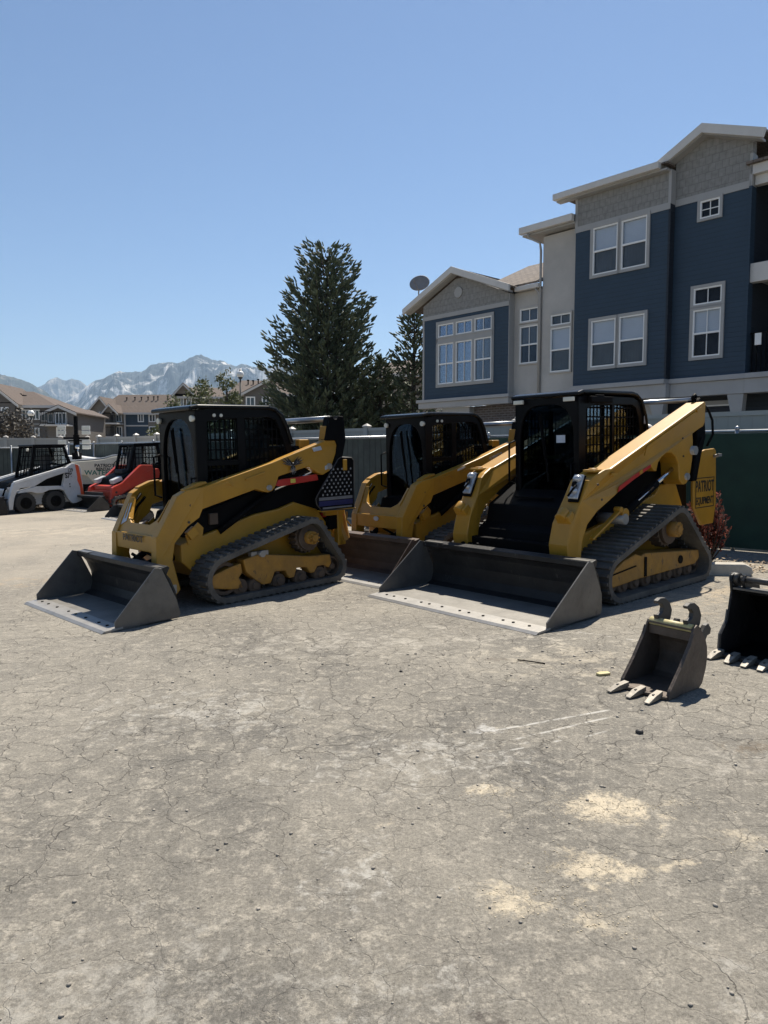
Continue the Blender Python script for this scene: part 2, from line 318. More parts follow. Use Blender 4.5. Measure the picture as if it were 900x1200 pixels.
    c1 = mth('MULTIPLY', vor(.95, .0040), mr(nz(1.2, 4), .50, .62)); c2 = mth('MULTIPLY', vor(4.3, .020), mth('MULTIPLY', mr(nz(.9, 4, .6), .36, .48), mth('MULTIPLY', mr(sep.outputs['Y'], 2.6, 4.0, .35, 1), mr(sep.outputs['Y'], 7.5, 9, 1, 0))))
    cr = mth('MAXIMUM', c1, mth('MULTIPLY', c2, .8))
    base = mix(mth('MULTIPLY', cr, mr(nz(30, 5, .8), .35, .6, .18, .68)), base, (.07, .06, .05))
    L(base, b.inputs['Base Color']); b.inputs['Roughness'].default_value = .93; b.inputs['Specular IOR Level'].default_value = .25
    h = mth('SUBTRACT', mth('ADD', mth('MULTIPLY', nz(60, 8, .8), .5), mth('MULTIPLY', nz(7, 6, .6), .8)), mth('MULTIPLY', cr, .8))
    bp = N('ShaderNodeBump'); bp.inputs['Strength'].default_value = .75; bp.inputs['Distance'].default_value = .018; L(h, bp.inputs['Height']); L(bp.outputs[0], b.inputs['Normal'])
    return m
xs = [-6200, -3000, -600, -120, -40, -15, -7, 0, 7, 15, 40, 120, 600, 3000, 6200]; ys = [-150, -100, -60, -5, 0, 6, 14, 25, 40, 90, 300, 1200, 4000, 9200]
g = MB(); g.add([(x, y, gz(x, y)) for y in ys for x in xs], [(j * 15 + i, j * 15 + i + 1, j * 15 + i + 16, j * 15 + i + 15) for j in range(len(ys) - 1) for i in range(14)])
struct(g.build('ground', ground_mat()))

# ---------------- mountains (real relief, several kilometres away) ----------------
def mount_mat(name, veg, rock, amt, sc_):
    m = bpy.data.materials.new(name); m.use_nodes = True; t = m.node_tree; b = t.nodes['Principled BSDF']; N = t.nodes.new; L = t.links.new
    co = N('ShaderNodeTexCoord'); n1 = N('ShaderNodeTexNoise'); n1.inputs['Scale'].default_value = sc_; n1.inputs['Detail'].default_value = 12; n1.inputs['Roughness'].default_value = .72; n1.inputs['Distortion'].default_value = .6
    mp = N('ShaderNodeMapping'); mp.inputs['Scale'].default_value = (1, 1, .55); L(co.outputs['Object'], mp.inputs[0]); L(mp.outputs[0], n1.inputs['Vector'])
    r = N('ShaderNodeMapRange'); r.inputs[1].default_value = amt; r.inputs[2].default_value = amt + .09; L(n1.outputs[0], r.inputs[0])
    mx = N('ShaderNodeMix'); mx.data_type = 'RGBA'; L(r.outputs[0], mx.inputs[0]); mx.inputs[6].default_value = veg + (1,); mx.inputs[7].default_value = rock + (1,)
    L(mx.outputs[2], b.inputs['Base Color']); b.inputs['Roughness'].default_value = 1; b.inputs['Specular IOR Level'].default_value = 0
    return m
def mountain(ridge, rad, depth, m, seed, na=420, nr=56, rough=.5):
    ridge = sorted(ridge); x0, x1 = ridge[0][0], ridge[-1][0]; v = []; f = []
    def prof(px):
        for (a, ya), (b_, yb) in zip(ridge, ridge[1:]):
            if a <= px <= b_:
                return (ya + (yb - ya) * (px - a) / (b_ - a) )
        return 533
    for i in range(na + 1):
        px = x0 + (x1 - x0) * i / na; az = math.atan((px - 450) / 850); hr = (533 - prof(px)) / 850 * rad * math.cos(0) + 1.6
        for j in range(nr + 1):
            tt = j / nr; r_ = rad / math.cos(az) + (tt - .72) * depth
            X = math.sin(az) * r_; Y = math.cos(az) * r_
            q = tt / .72 if tt < .72 else (1 - tt) / .28
            base = hr * (q ** 1.25)
            nv = noise.ridged_multi_fractal(Vector((X / 900 + seed, Y / 900, seed)), .9, 2.1, 6, 1.0, 2.0)
            nf = noise.fractal(Vector((X / 160, Y / 160, seed)), .8, 2, 5)
            z = base * (1 + (nv - 1.1) * rough * (1 - q ** 6) * .9) + nf * 34 * min(1, q * 2) * (.5 + .5 * (1 - q ** 8))
            v.append((X, Y, max(z, -2)))
    for i in range(na):
        for j in range(nr):
            a = i * (nr + 1) + j; f.append((a, a + nr + 1, a + nr + 2, a + 1))
    mb = MB(); mb.add(v, f, False); return struct(mb.build('mountain_range', m))
mm1 = mount_mat('mountain_rock_and_scrub', (.06, .068, .072), (.62, .59, .55), .515, .0050)
mm2 = mount_mat('far_mountain_rock', (.10, .10, .095), (.34, .31, .27), .52, .004)
mm3 = mount_mat('scrub_slope', (.055, .06, .05), (.20, .18, .15), .54, .006)
mountain([(-260, 470), (-120, 425), (0, 434), (14, 441), (25, 445), (40, 450), (50, 455), (70, 468), (100, 480), (150, 500)], 5200, 1800, mm3, 3.1, 260, 44)
mountain([(-60, 480), (20, 462), (52, 453), (62, 447), (72, 444), (80, 446), (89, 443), (98, 445), (110, 452), (130, 462), (180, 480)], 8200, 2200, mm2, 9.4, 260, 40)
mountain([(40, 500), (60, 485), (80, 470), (96, 461), (109, 451), (118, 448), (133, 441), (142, 438), (155, 437.5), (169, 436.5), (175, 433), (180, 430), (190, 426.5), (200, 424), (210, 426), (220, 424), (230, 423), (240, 424), (250, 424.5), (262, 424), (270, 428), (278, 431), (286, 426), (295, 429), (305, 431), (315, 433), (335, 428), (360, 435), (390, 440), (430, 448), (480, 455), (560, 470), (700, 500), (900, 520)], 6000, 2600, mm1, 5.7, 620, 70)

hm = bpy.data.materials.new('haze'); hm.use_nodes = True; t = hm.node_tree; t.nodes.clear(); ho = t.nodes.new('ShaderNodeOutputMaterial'); pv = t.nodes.new('ShaderNodeVolumePrincipled')
pv.inputs['Density'].default_value = 7.8e-5; pv.inputs['Color'].default_value = (.56, .76, 1, 1); pv.inputs['Anisotropy'].default_value = .2; t.links.new(pv.outputs[0], ho.inputs['Volume'])
USE_HAZE = True
if USE_HAZE:
    hb = MB(); hb.add([(x, y, z) for x in (-6500, 6500) for y in (-200, 9400) for z in (-4, 1080)], [(0, 1, 3, 2), (4, 6, 7, 5), (0, 4, 5, 1), (2, 3, 7, 6), (0, 2, 6, 4), (1, 5, 7, 3)])
    struct(hb.build('haze', hm), 'stuff')

# ---------------- townhouse building on the right ----------------
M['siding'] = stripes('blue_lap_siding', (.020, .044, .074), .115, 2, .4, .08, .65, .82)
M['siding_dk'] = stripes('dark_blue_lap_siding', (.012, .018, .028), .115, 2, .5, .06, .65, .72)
M['shake'] = bricky('grey_shake_siding', (.235, .232, .22), (.225, .222, .21), (.185, .18, .172), .16, .19, 1, .8, .3, .010)
M['trim'] = mat('grey_trim_paint', (.34, .335, .325), .6, var=.05, scale=3)
M['fascia'] = mat('pale_fascia', (.56, .54, .51), .6, var=.06, scale=3)
M['stucco'] = mat('beige_stucco', (.45, .43, .40), .9, var=.12, scale=1.2, bump=.25, bscale=90)
M['band'] = mat('grey_band_board', (.36, .355, .35), .6, var=.08, scale=2)
M['sash'] = mat('white_sash', (.80, .80, .78), .5, var=.04)
M['brick'] = bricky('dark_brick', (.085, .060, .055), (.06, .045, .043), (.13, .12, .115), .22, .075)
M['shingle'] = bricky('brown_shingle', (.185, .15, .125), (.13, .105, .09), (.07, .06, .05), .22, .13, 1, .95, .5, .012, 'XY')
M['pane'] = glass('window_glass', (.92, .94, .96), .02, .02)
M['blind'] = stripes('white_blind', (.62, .65, .69), .045, 2, .3, .04, .6, .86)
M['curtain'] = stripes('grey_curtain', (.13, .145, .155), .085, 0, .4, .15, .8, .8)
M['darkroom'] = mat('dark_room', (.03, .036, .045), .9, var=.4, scale=3)
M['metal_lt'] = mat('galvanised_rail', (.36, .37, .38), .35, metal=.7, var=.15)
M['dishgrey'] = mat('dish_grey', (.22, .21, .20), .6)

def window(par, x0, x1, z0, z1, y=0, split=True, top='blind', bot='curtain', mull=0, trim=.07, frame='trim', hmull=0):
    "trim ring, white sash, meeting rail, muntins, panes with something behind them; the wall lies at y, the viewer at -y"
    ou = [(x0 - trim, z0 - trim), (x1 + trim, z0 - trim), (x1 + trim, z1 + trim), (x0 - trim, z1 + trim)]; inn = [(x0, z0), (x1, z0), (x1, z1), (x0, z1)]
    W = MB(); W.ring(ou, inn, y - .045, y + .03); win = W.build('window', frame, par)
    k = .035; F = MB(); F.ring([(x0, z0), (x1, z0), (x1, z1), (x0, z1)], [(x0 + k, z0 + k), (x1 - k, z0 + k), (x1 - k, z1 - k), (x0 + k, z1 - k)], y - .03, y + .02)
    zm = (z0 + z1) / 2
    if split: F.box(((x0 + x1) / 2, y - .008, zm), (x1 - x0 - 2 * k, .04, .045))
    for q in range(mull):
        xm = x0 + (x1 - x0) * (q + 1) / (mull + 1); F.box((xm, y + .003, (z0 + z1) / 2), (.018, .02, z1 - z0 - 2 * k))
    if hmull: F.box(((x0 + x1) / 2, y + .004, zm), (x1 - x0 - 2 * k, .018, .018))
    F.build('sash', 'sash', win)
    G = MB(); G.box(((x0 + x1) / 2, y + .012, zm), (x1 - x0 - 2 * k + .01, .006, z1 - z0 - 2 * k + .01)); G.build('pane', 'pane', win)
    if split:
        B = MB(); B.box(((x0 + x1) / 2, y + .05, (zm + z1) / 2), (x1 - x0 - .04, .012, z1 - zm - .03)); B.build('blind', top, win)
        B = MB(); B.box(((x0 + x1) / 2, y + .055, (zm + z0) / 2), (x1 - x0 - .04, .012, zm - z0 - .03)); B.build('curtain', bot, win)  # in darkroom colour this sheet is the unlit room's shade painted on, not cloth
    else:
        B = MB(); B.box(((x0 + x1) / 2, y + .055, zm), (x1 - x0 - .04, .012, z1 - z0 - .04)); B.build('room_darkness', bot, win)
    return win
th = empty('townhouse_building', (5.33, 20.4, 0), math.atan2(-.745, .667))
tag(th, 'blue and grey three storey townhouse block with white windows rising behind the fence', 'building')
def part(name, m, par=th, bev=0, **k):
    mb = MB()
    for c, d in k.get('boxes', []): mb.box(c, d)
    for p, a, b in k.get('prisms', []): mb.prism(p, a, b)
    return mb.build(name, m, par, bev)
def slab(x0, x1, y0, y1, z0, z1): return (((x0 + x1) / 2, (y0 + y1) / 2, (z0 + z1) / 2), (x1 - x0, y1 - y0, z1 - z0))
def wall(name, m, x0, x1, z0, z1, yf, yb, holes=(), top=None, par=th):
    "a wall box with real openings: built from strips around the holes"
    mb = MB(); xs_ = sorted({x0, x1} | {h[0] for h in holes} | {h[1] for h in holes}); zs_ = sorted({z0, z1} | {h[2] for h in holes} | {h[3] for h in holes})
    for a, b in zip(zs_, zs_[1:]):
        run = None
        for c, d in zip(xs_, xs_[1:]):
            inside = any(h[0] <= c and d <= h[1] and h[2] <= a and b <= h[3] for h in holes)
            if not inside: run = (run[0], d) if run else (c, d)
            if inside and run: mb.box(*slab(run[0], run[1], yf, yb, a, b)); run = None
        if run: mb.box(*slab(run[0], run[1], yf, yb, a, b))
    if top: mb.prism(top, yf, yb)
    return mb.build(name, m, par)
# gable wing
gw = []
for i in range(3):
    x = -5.29 + i * .79; gw += [(x, x + .70, 3.92, 5.23), (x, x + .70, 5.45, 5.86)]
wall('wall', 'siding', -6.0, -2.37, 3.42, 6.1, 0, .2, gw)
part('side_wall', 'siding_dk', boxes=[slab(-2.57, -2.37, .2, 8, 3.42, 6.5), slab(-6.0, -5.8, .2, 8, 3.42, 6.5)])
part('gable_wall', 'shake', prisms=[([(-6.0, 6.1), (-2.37, 6.1), (-2.37, 6.43), (-4.2, 7.22), (-4.55, 7.22), (-6.0, 6.55)], -.004, .2)])
part('corner_trim', 'trim', boxes=[slab(-2.372, -2.352, -.006, .25, 3.42, 6.43), slab(-6.02, -5.94, -.015, .03, 3.42, 6.1), slab(-6.02, -2.36, -.025, .0, 6.07, 6.2)])
part('gable_vent', 'trim', prisms=[([(-4.4 + .17 * math.cos(a * .5236), 6.78 + .17 * math.sin(a * .5236)) for a in range(12)], -.04, 0)])
part('window_trim', 'trim', boxes=[slab(-5.38, -2.94, -.03, -.002, 5.235, 5.445), slab(-5.38, -5.295, -.03, -.002, 3.84, 5.94), slab(-3.00, -2.93, -.03, -.002, 3.84, 5.94), slab(-5.38, -2.93, -.032, -.003, 3.82, 3.915), slab(-5.38, -2.93, -.032, -.003, 5.865, 5.96)])
for x0, x1, z0, z1 in gw:
    window(th, x0, x1, z0, z1, 0, z1 - z0 > .8, 'curtain', 'darkroom', 1, .045)
part('rake_board', 'fascia', prisms=[([(-6.70, 6.36), (-6.70, 6.54), (-4.46, 7.555), (-4.46, 7.35)], -.32, -.242), ([(-2.14, 6.42), (-2.14, 6.61), (-4.46, 7.555), (-4.46, 7.35)], -.32, -.242)])
part('soffit', 'trim', prisms=[([(-6.62, 6.37), (-6.62, 6.42), (-4.46, 7.40), (-4.46, 7.33)], -.24, 0), ([(-2.24, 6.42), (-2.24, 6.48), (-4.46, 7.40), (-4.46, 7.33)], -.24, 0)])
part('roof', 'shingle', prisms=[([(-6.68, 6.49), (-6.68, 6.54), (-4.46, 7.54), (-4.46, 7.47)], -.24, 5), ([(-2.16, 6.54), (-2.16, 6.60), (-4.46, 7.54), (-4.46, 7.47)], -.24, .26)])
mb = MB(); mb.ext([(-4.4, .2, 6.62), (-1.32, .2, 6.62), (-1.32, 3.6, 8.15), (-4.4, 3.6, 8.15)], (0, 0, .06)); mb.build('main_roof', 'shingle', th)
part('storey_band', 'band', bev=.01, boxes=[slab(-6.19, -2.22, -.16, .1, 3.34, 3.44), slab(-6.13, -2.27, -.1, .1, 3.15, 3.338)])
part('brick_wall', 'brick', boxes=[slab(-4.0, .7, .35, .6, 0, 3.16)])
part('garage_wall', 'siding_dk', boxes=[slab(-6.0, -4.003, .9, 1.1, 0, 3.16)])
part('bracket', 'trim', boxes=[slab(-5.2, -4.0, .1, .4, 2.95, 3.146)])
# beige recess, lower then taller part
wall('beige_wall', 'stucco', -2.352, -1.33, 3.35, 6.44, .25, .45, [(-2.13, -1.46, 4.32, 5.42), (-2.13, -1.46, 5.54, 5.93)])
window(th, -2.13, -1.46, 4.32, 5.42, .25, True, 'curtain', 'darkroom', 1, .04, 'stucco')
window(th, -2.13, -1.46, 5.54, 5.93, .25, False, 'curtain', 'curtain', 1, .04, 'stucco')
wall('beige_wall', 'stucco', -1.325, -.09, 3.35, 7.88, .23, .43, [(-1.01, -.33, 3.98, 5.23), (-1.01, -.33, 5.3, 5.60)])
window(th, -1.01, -.33, 3.98, 5.23, .23, True, 'blind', 'curtain', 0, .04, 'stucco')
window(th, -1.01, -.33, 5.3, 5.60, .23, False, 'curtain', 'curtain', 1, .04, 'stucco')
part('side_wall', 'stucco', boxes=[slab(-1.33, -1.13, .43, 5, 3.35, 7.88)])
part('gutter', 'fascia', bev=.015, boxes=[slab(-2.2, -1.34, .02, .16, 6.44, 6.57), slab(-1.90, -.1, -.2, -.06, 7.98, 8.175)])
part('soffit', 'trim', boxes=[slab(-2.2, -1.34, .16, .3, 6.45, 6.49), slab(-1.86, -.1, -.06, 4, 7.93, 7.98)])
part('roof', 'shingle', prisms=[([(-1.9, 8.125), (-.1, 8.125), (-.1, 8.17), (-1.86, 8.17)], -.055, 4.2)])
mb = MB(); mb.tube([(-1.62, -.12, 7.98), (-1.6, -.12, 7.86), (-1.40, .16, 7.72), (-1.38, .19, 7.5), (-1.38, .19, 3.4)], .035); mb.tube([(-1.5, .08, 6.45), (-1.42, .18, 6.3), (-1.40, .19, 3.4)], .03); mb.build('downspout', 'trim', th)
# tall blue block
tw = [(.47, 1.21, 6.42, 7.66), (1.31, 2.03, 6.42, 7.66), (.47, 1.21, 3.97, 5.21), (1.31, 2.03, 3.97, 5.21)]
wall('wall', 'siding', -.09, 2.62, 3.42, 7.71, 0, .2, tw)
for x0, x1, z0, z1 in tw: window(th, x0, x1, z0, z1, 0, True, 'blind', 'curtain', 0, .075)
part('gable_wall', 'shake', boxes=[slab(-.09, 2.62, -.003, .2, 7.71, 8.62)])
part('corner_trim', 'trim', boxes=[slab(-.11, -.03, -.016, .22, 7.71, 8.6), slab(2.56, 2.635, -.016, .22, 7.79, 8.6), slab(-.10, 2.62, -.02, -.004, 7.66, 7.82)])
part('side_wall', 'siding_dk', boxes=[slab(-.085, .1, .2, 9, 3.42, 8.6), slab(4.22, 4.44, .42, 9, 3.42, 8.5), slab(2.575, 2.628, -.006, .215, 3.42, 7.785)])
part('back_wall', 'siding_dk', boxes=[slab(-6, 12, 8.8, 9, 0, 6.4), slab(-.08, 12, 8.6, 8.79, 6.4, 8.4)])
rw = [(3.27, 3.75, 7.29, 7.71), (3.18, 3.87, 3.99, 5.13), (3.18, 3.87, 5.25, 5.65)]
wall('wall', 'siding', 2.62, 4.45, 3.42, 7.78, .22, .42, rw)
window(th, *rw[0], .22, False, 'curtain', 'darkroom', 1, .06, 'trim', 1)
window(th, *rw[1], .22, True, 'blind', 'darkroom', 1, .07)
window(th, *rw[2], .22, False, 'curtain', 'darkroom', 1, .07)
part('gable_wall', 'shake', prisms=[([(2.62, 7.78), (4.45, 7.78), (4.45, 8.80), (3.45, 9.18), (3.3, 9.18), (2.62, 8.85)], .217, .42)])
part('corner_trim', 'trim', boxes=[slab(4.40, 4.468, .2, .45, 7.78, 8.5), slab(2.64, 4.44, .2, .216, 7.74, 7.9)])
part('corner_board', 'siding', boxes=[slab(4.40, 4.468, .2, .45, 3.42, 7.775)])
part('eave', 'fascia', bev=.012, boxes=[slab(-.64, 2.45, -.34, -.2, 8.60, 8.765)])
part('rake_board', 'fascia', prisms=[([(2.25, 8.62), (2.18, 8.80), (3.39, 9.415), (3.39, 9.20)], -.12, -.045), ([(4.78, 8.66), (4.84, 8.85), (3.39, 9.415), (3.39, 9.20)], -.12, -.045)])
part('soffit', 'trim', boxes=[slab(-.6, 2.6, -.2, 0, 8.56, 8.605)], prisms=[([(2.3, 8.63), (2.3, 8.68), (3.39, 9.24), (3.39, 9.18)], -.03, .22), ([(4.72, 8.66), (4.72, 8.71), (3.39, 9.24), (3.39, 9.18)], -.03, .22)])
part('roof', 'shingle', prisms=[([(2.2, 8.76), (2.2, 8.80), (3.39, 9.40), (3.39, 9.33)], -.04, 6), ([(4.82, 8.80), (4.82, 8.85), (3.39, 9.40), (3.39, 9.33)], -.04, 6)], boxes=[slab(-.60, 2.6, -.195, 5, 8.72, 8.76)])
# balcony bay on the far right
wall('balcony_wall', 'siding_dk', 4.45, 12, 0, 8.3, 1.7, 1.9)
part('balcony_ceiling', 'trim', boxes=[slab(4.47, 12, .3, 1.7, 8.14, 8.2)])
part('balcony_beam', 'fascia', bev=.01, boxes=[slab(4.45, 12, .28, .5, 5.60, 6.03), slab(4.40, 12, .2, .5, 8.02, 8.24), slab(4.48, 12, .32, .5, 7.80, 8.018)])
part('balcony_floor', 'trim', boxes=[slab(4.47, 12, .5, 1.7, 5.7, 5.98), slab(4.47, 12, .5, 1.7, 3.2, 3.45)])
part('roof', 'shingle', boxes=[slab(4.35, 12, .1, 6, 8.243, 8.30)])
rl = MB(); [rl.box((x_ / 10 + 4.55, .36, 3.96), (.018, .018, .92)) for x_ in range(0, 70)]; rl.box((8, .36, 4.43), (7, .05, .04)); rl.box((8, .36, 3.52), (7, .04, .03)); rl.build('balcony_railing', 'blackm', th)
window(th, 4.95, 5.8, 3.5, 5.0, 1.7, False, 'curtain', 'darkroom', 1, .1)
part('hanging_towel', 'sash', boxes=[slab(4.62, 4.76, .3, .33, 4.15, 4.42)])
part('storey_band', 'band', bev=.01, boxes=[slab(-.1, 2.64, -.12, .2, 3.38, 3.50), slab(-.06, 2.66, -.05, .22, 3.04, 3.378), slab(2.645, 4.5, .1, .3, 3.38, 3.50), slab(2.665, 4.48, .16, .4, 3.04, 3.378), slab(4.503, 12, .08, .5, 3.38, 3.50), slab(4.483, 12, .14, .5, 3.04, 3.378)])
part('bracket', 'trim', prisms=[([(2.16, 3.036), (2.62, 3.036), (2.56, 2.6), (2.32, 2.6)], -.02, .16), ([(4.08, 3.036), (4.46, 3.036), (4.42, 2.5), (4.2, 2.5)], .18, .4)])
part('ground_floor_wall', 'siding_dk', boxes=[slab(.703, 12, .85, 1.05, 0, 3.2)])
part('beige_pier', 'stucco', boxes=[slab(1.7, 2.3, .5, .8, 0, 3.03)])
for a, b in ((3.15, 4.1), (5.2, 5.9)): window(th, a, b, 1.7, 2.85, .85, True, 'curtain', 'darkroom', 0, .1)
window(th, .9, 1.5, 1.7, 2.8, .85, True, 'curtain', 'darkroom', 0, .08)
# satellite dish stands on the roof
ds = empty('satellite_dish', th.matrix_basis @ Vector((-6.15, .1, 6.74)) if False else (Matrix.Translation(Vector((5.33, 20.4, 0))) @ Matrix.Rotation(math.atan2(-.745, .667), 4, 'Z')) @ Vector((-6.13, -.1, 6.76)), 0)
tag(ds, 'grey satellite dish on a short mast at the roof edge of the gabled wing', 'satellite dish')
mb = MB(); mb.tube([(0, 0, -.04), (0, 0, .3), (.02, -.06, .42)], .022); mb.build('mast', 'dishgrey', ds)
mb = MB(); nrm = Vector((-.25, -.85, .45)).normalized(); uu = nrm.cross(Vector((0, 0, 1))).normalized(); vv = uu.cross(nrm); c0 = Vector((.02, -.1, .58))
vs = [c0 - nrm * .05]; fs = []
for k in (1, 2, 3): vs += [c0 + nrm * (.05 * (k / 3) ** 2 - .05) + (uu * math.cos(a * R(15)) * .34 + vv * math.sin(a * R(15)) * .31) * (k / 3) for a in range(24)]
fs += [(0, 1 + (a + 1) % 24, 1 + a) for a in range(24)]
for k in (0, 1): fs += [(1 + k * 24 + a, 1 + k * 24 + (a + 1) % 24, 25 + k * 24 + (a + 1) % 24, 25 + k * 24 + a) for a in range(24)]
mb.add(vs, fs, True); o = mb.build('reflector', 'dishgrey', ds); so_ = o.modifiers.new('solid', 'SOLIDIFY'); so_.thickness = .02
mb = MB(); mb.bar(c0 - vv * .3, c0 + nrm * .3 - vv * .18 + uu * .1, .02, .02); mb.box(c0 + nrm * .3 - vv * .16 + uu * .1, (.07, .07, .07)); mb.build('feed_arm', 'dishgrey', ds)

# ---------------- fences ----------------
M['slat'] = stripes('grey_green_slats', (.032, .042, .038), .17, 0, .8, .45, .7, .25, .10)
M['mesh_green'] = mat('green_windscreen', (.013, .040, .027), .85, var=.22, scale=2.2, bump=.15, bscale=7)
M['vinyl'] = stripes('tan_vinyl_board', (.36, .335, .30), .18, 0, .25, .03, .5, .88)
M['vinyl_post'] = mat('tan_vinyl_post', (.42, .39, .35), .5, var=.05)
def fence_root(name, a, b, label, cat):
    a = Vector(a); b = Vector(b); d = b - a
    o = empty(name, (a.x, a.y, 0), math.atan2(d.y, d.x)); tag(o, label, cat); return o, d.length
def chain(a, b, ztop, label, screen, n=8, mname='slat', pn='slat_panel'):
    o, Ln = fence_root('chain_link_fence', a, b, label, 'fence')
    A = Vector(a); B = Vector(b)
    def pos(s): p = A.lerp(B, s / Ln); return gz(p.x, p.y)
    ya = .05 if screen else -.03; yb = ya + .01
    P = MB(); P.add([(0, ya, pos(0) + .04), (Ln, ya, pos(Ln) + .04), (Ln, ya, ztop - .03), (0, ya, ztop - .03), (0, yb, pos(0) + .04), (Ln, yb, pos(Ln) + .04), (Ln, yb, ztop - .03), (0, yb, ztop - .03)], [(0, 1, 2, 3), (7, 6, 5, 4), (0, 4, 5, 1), (1, 5, 6, 2), (2, 6, 7, 3), (3, 7, 4, 0)])
    P.build(pn, mname, o)
    T = MB(); T.tube([(0, 0, ztop), (Ln, 0, ztop)], .024); T.build('top_rail', 'metal_lt', o)
    if not screen:
        T = MB(); [T.tube([(0, -.045, z_), (Ln, -.045, z_)], .006, 5) for z_ in (ztop - .55, ztop - 1.1)]; T.build('wire', 'dark_steel', o)
    for i in range(n + 1):
        s_ = Ln * i / n; T = MB(); T.cyl((s_, .012, pos(s_) - .1), (s_, .012, ztop + .03), .03, n=10); T.sphere((s_, .012, ztop + .04), .037, 8, 5); T.build('post', 'metal_lt', o)
    return o
chain((9.6, 5.9), (1.9, 13.2), 1.93, 'chain link fence covered in dark green windscreen on the right side of the yard', True, 5, 'mesh_green', 'windscreen')
chain((1.85, 13.25), (-11.2, 25.9), 1.97, 'long chain link fence with upright grey green slats behind the parked loaders', False, 9)
chain((-11.3, 25.95), (-22, 27.5), 1.85, 'short run of slatted chain link fence at the far left beyond the white loader', False, 5)
def vinyl(a, b, ztop, label, n):
    o, Ln = fence_root('vinyl_fence', a, b, label, 'fence')
    P = MB(); P.box((Ln / 2, 0, ztop / 2), (Ln, .035, ztop - .08)); P.build('board_panel', 'vinyl', o)
    P = MB(); P.box((Ln / 2, 0, ztop - .03), (Ln, .07, .07)); P.build('top_rail', 'vinyl_post', o)
    for i in range(n + 1):
        s_ = Ln * i / n; T = MB(); T.box((s_, 0, ztop / 2), (.125, .125, ztop + .05)); q = len(T.v); zt = ztop / 2 + (ztop + .05) / 2
        T.add([(s_ - .08, -.08, zt), (s_ + .08, -.08, zt), (s_ + .08, .08, zt), (s_ - .08, .08, zt), (s_ - .08, -.08, zt + .03), (s_ + .08, -.08, zt + .03), (s_ + .08, .08, zt + .03), (s_ - .08, .08, zt + .03), (s_, 0, zt + .09)], [(3, 2, 1, 0), (0, 1, 5, 4), (1, 2, 6, 5), (2, 3, 7, 6), (3, 0, 4, 7), (4, 5, 8), (5, 6, 8), (6, 7, 8), (7, 4, 8)])
        T.build('post', 'vinyl_post', o)
    return o
vinyl((11.2, 5.8), (2.65, 14.2), 2.27, 'tan vinyl board fence between the green windscreen and the townhouse', 5)
vinyl((2.6, 14.25), (-10.4, 26.6), 2.22, 'long tan vinyl fence with capped posts above the slatted chain link fence', 13)
vinyl((-12.2, 30), (-24, 29.0), 2.28, 'tan vinyl fence with closely spaced posts behind the white skid steer', 11)

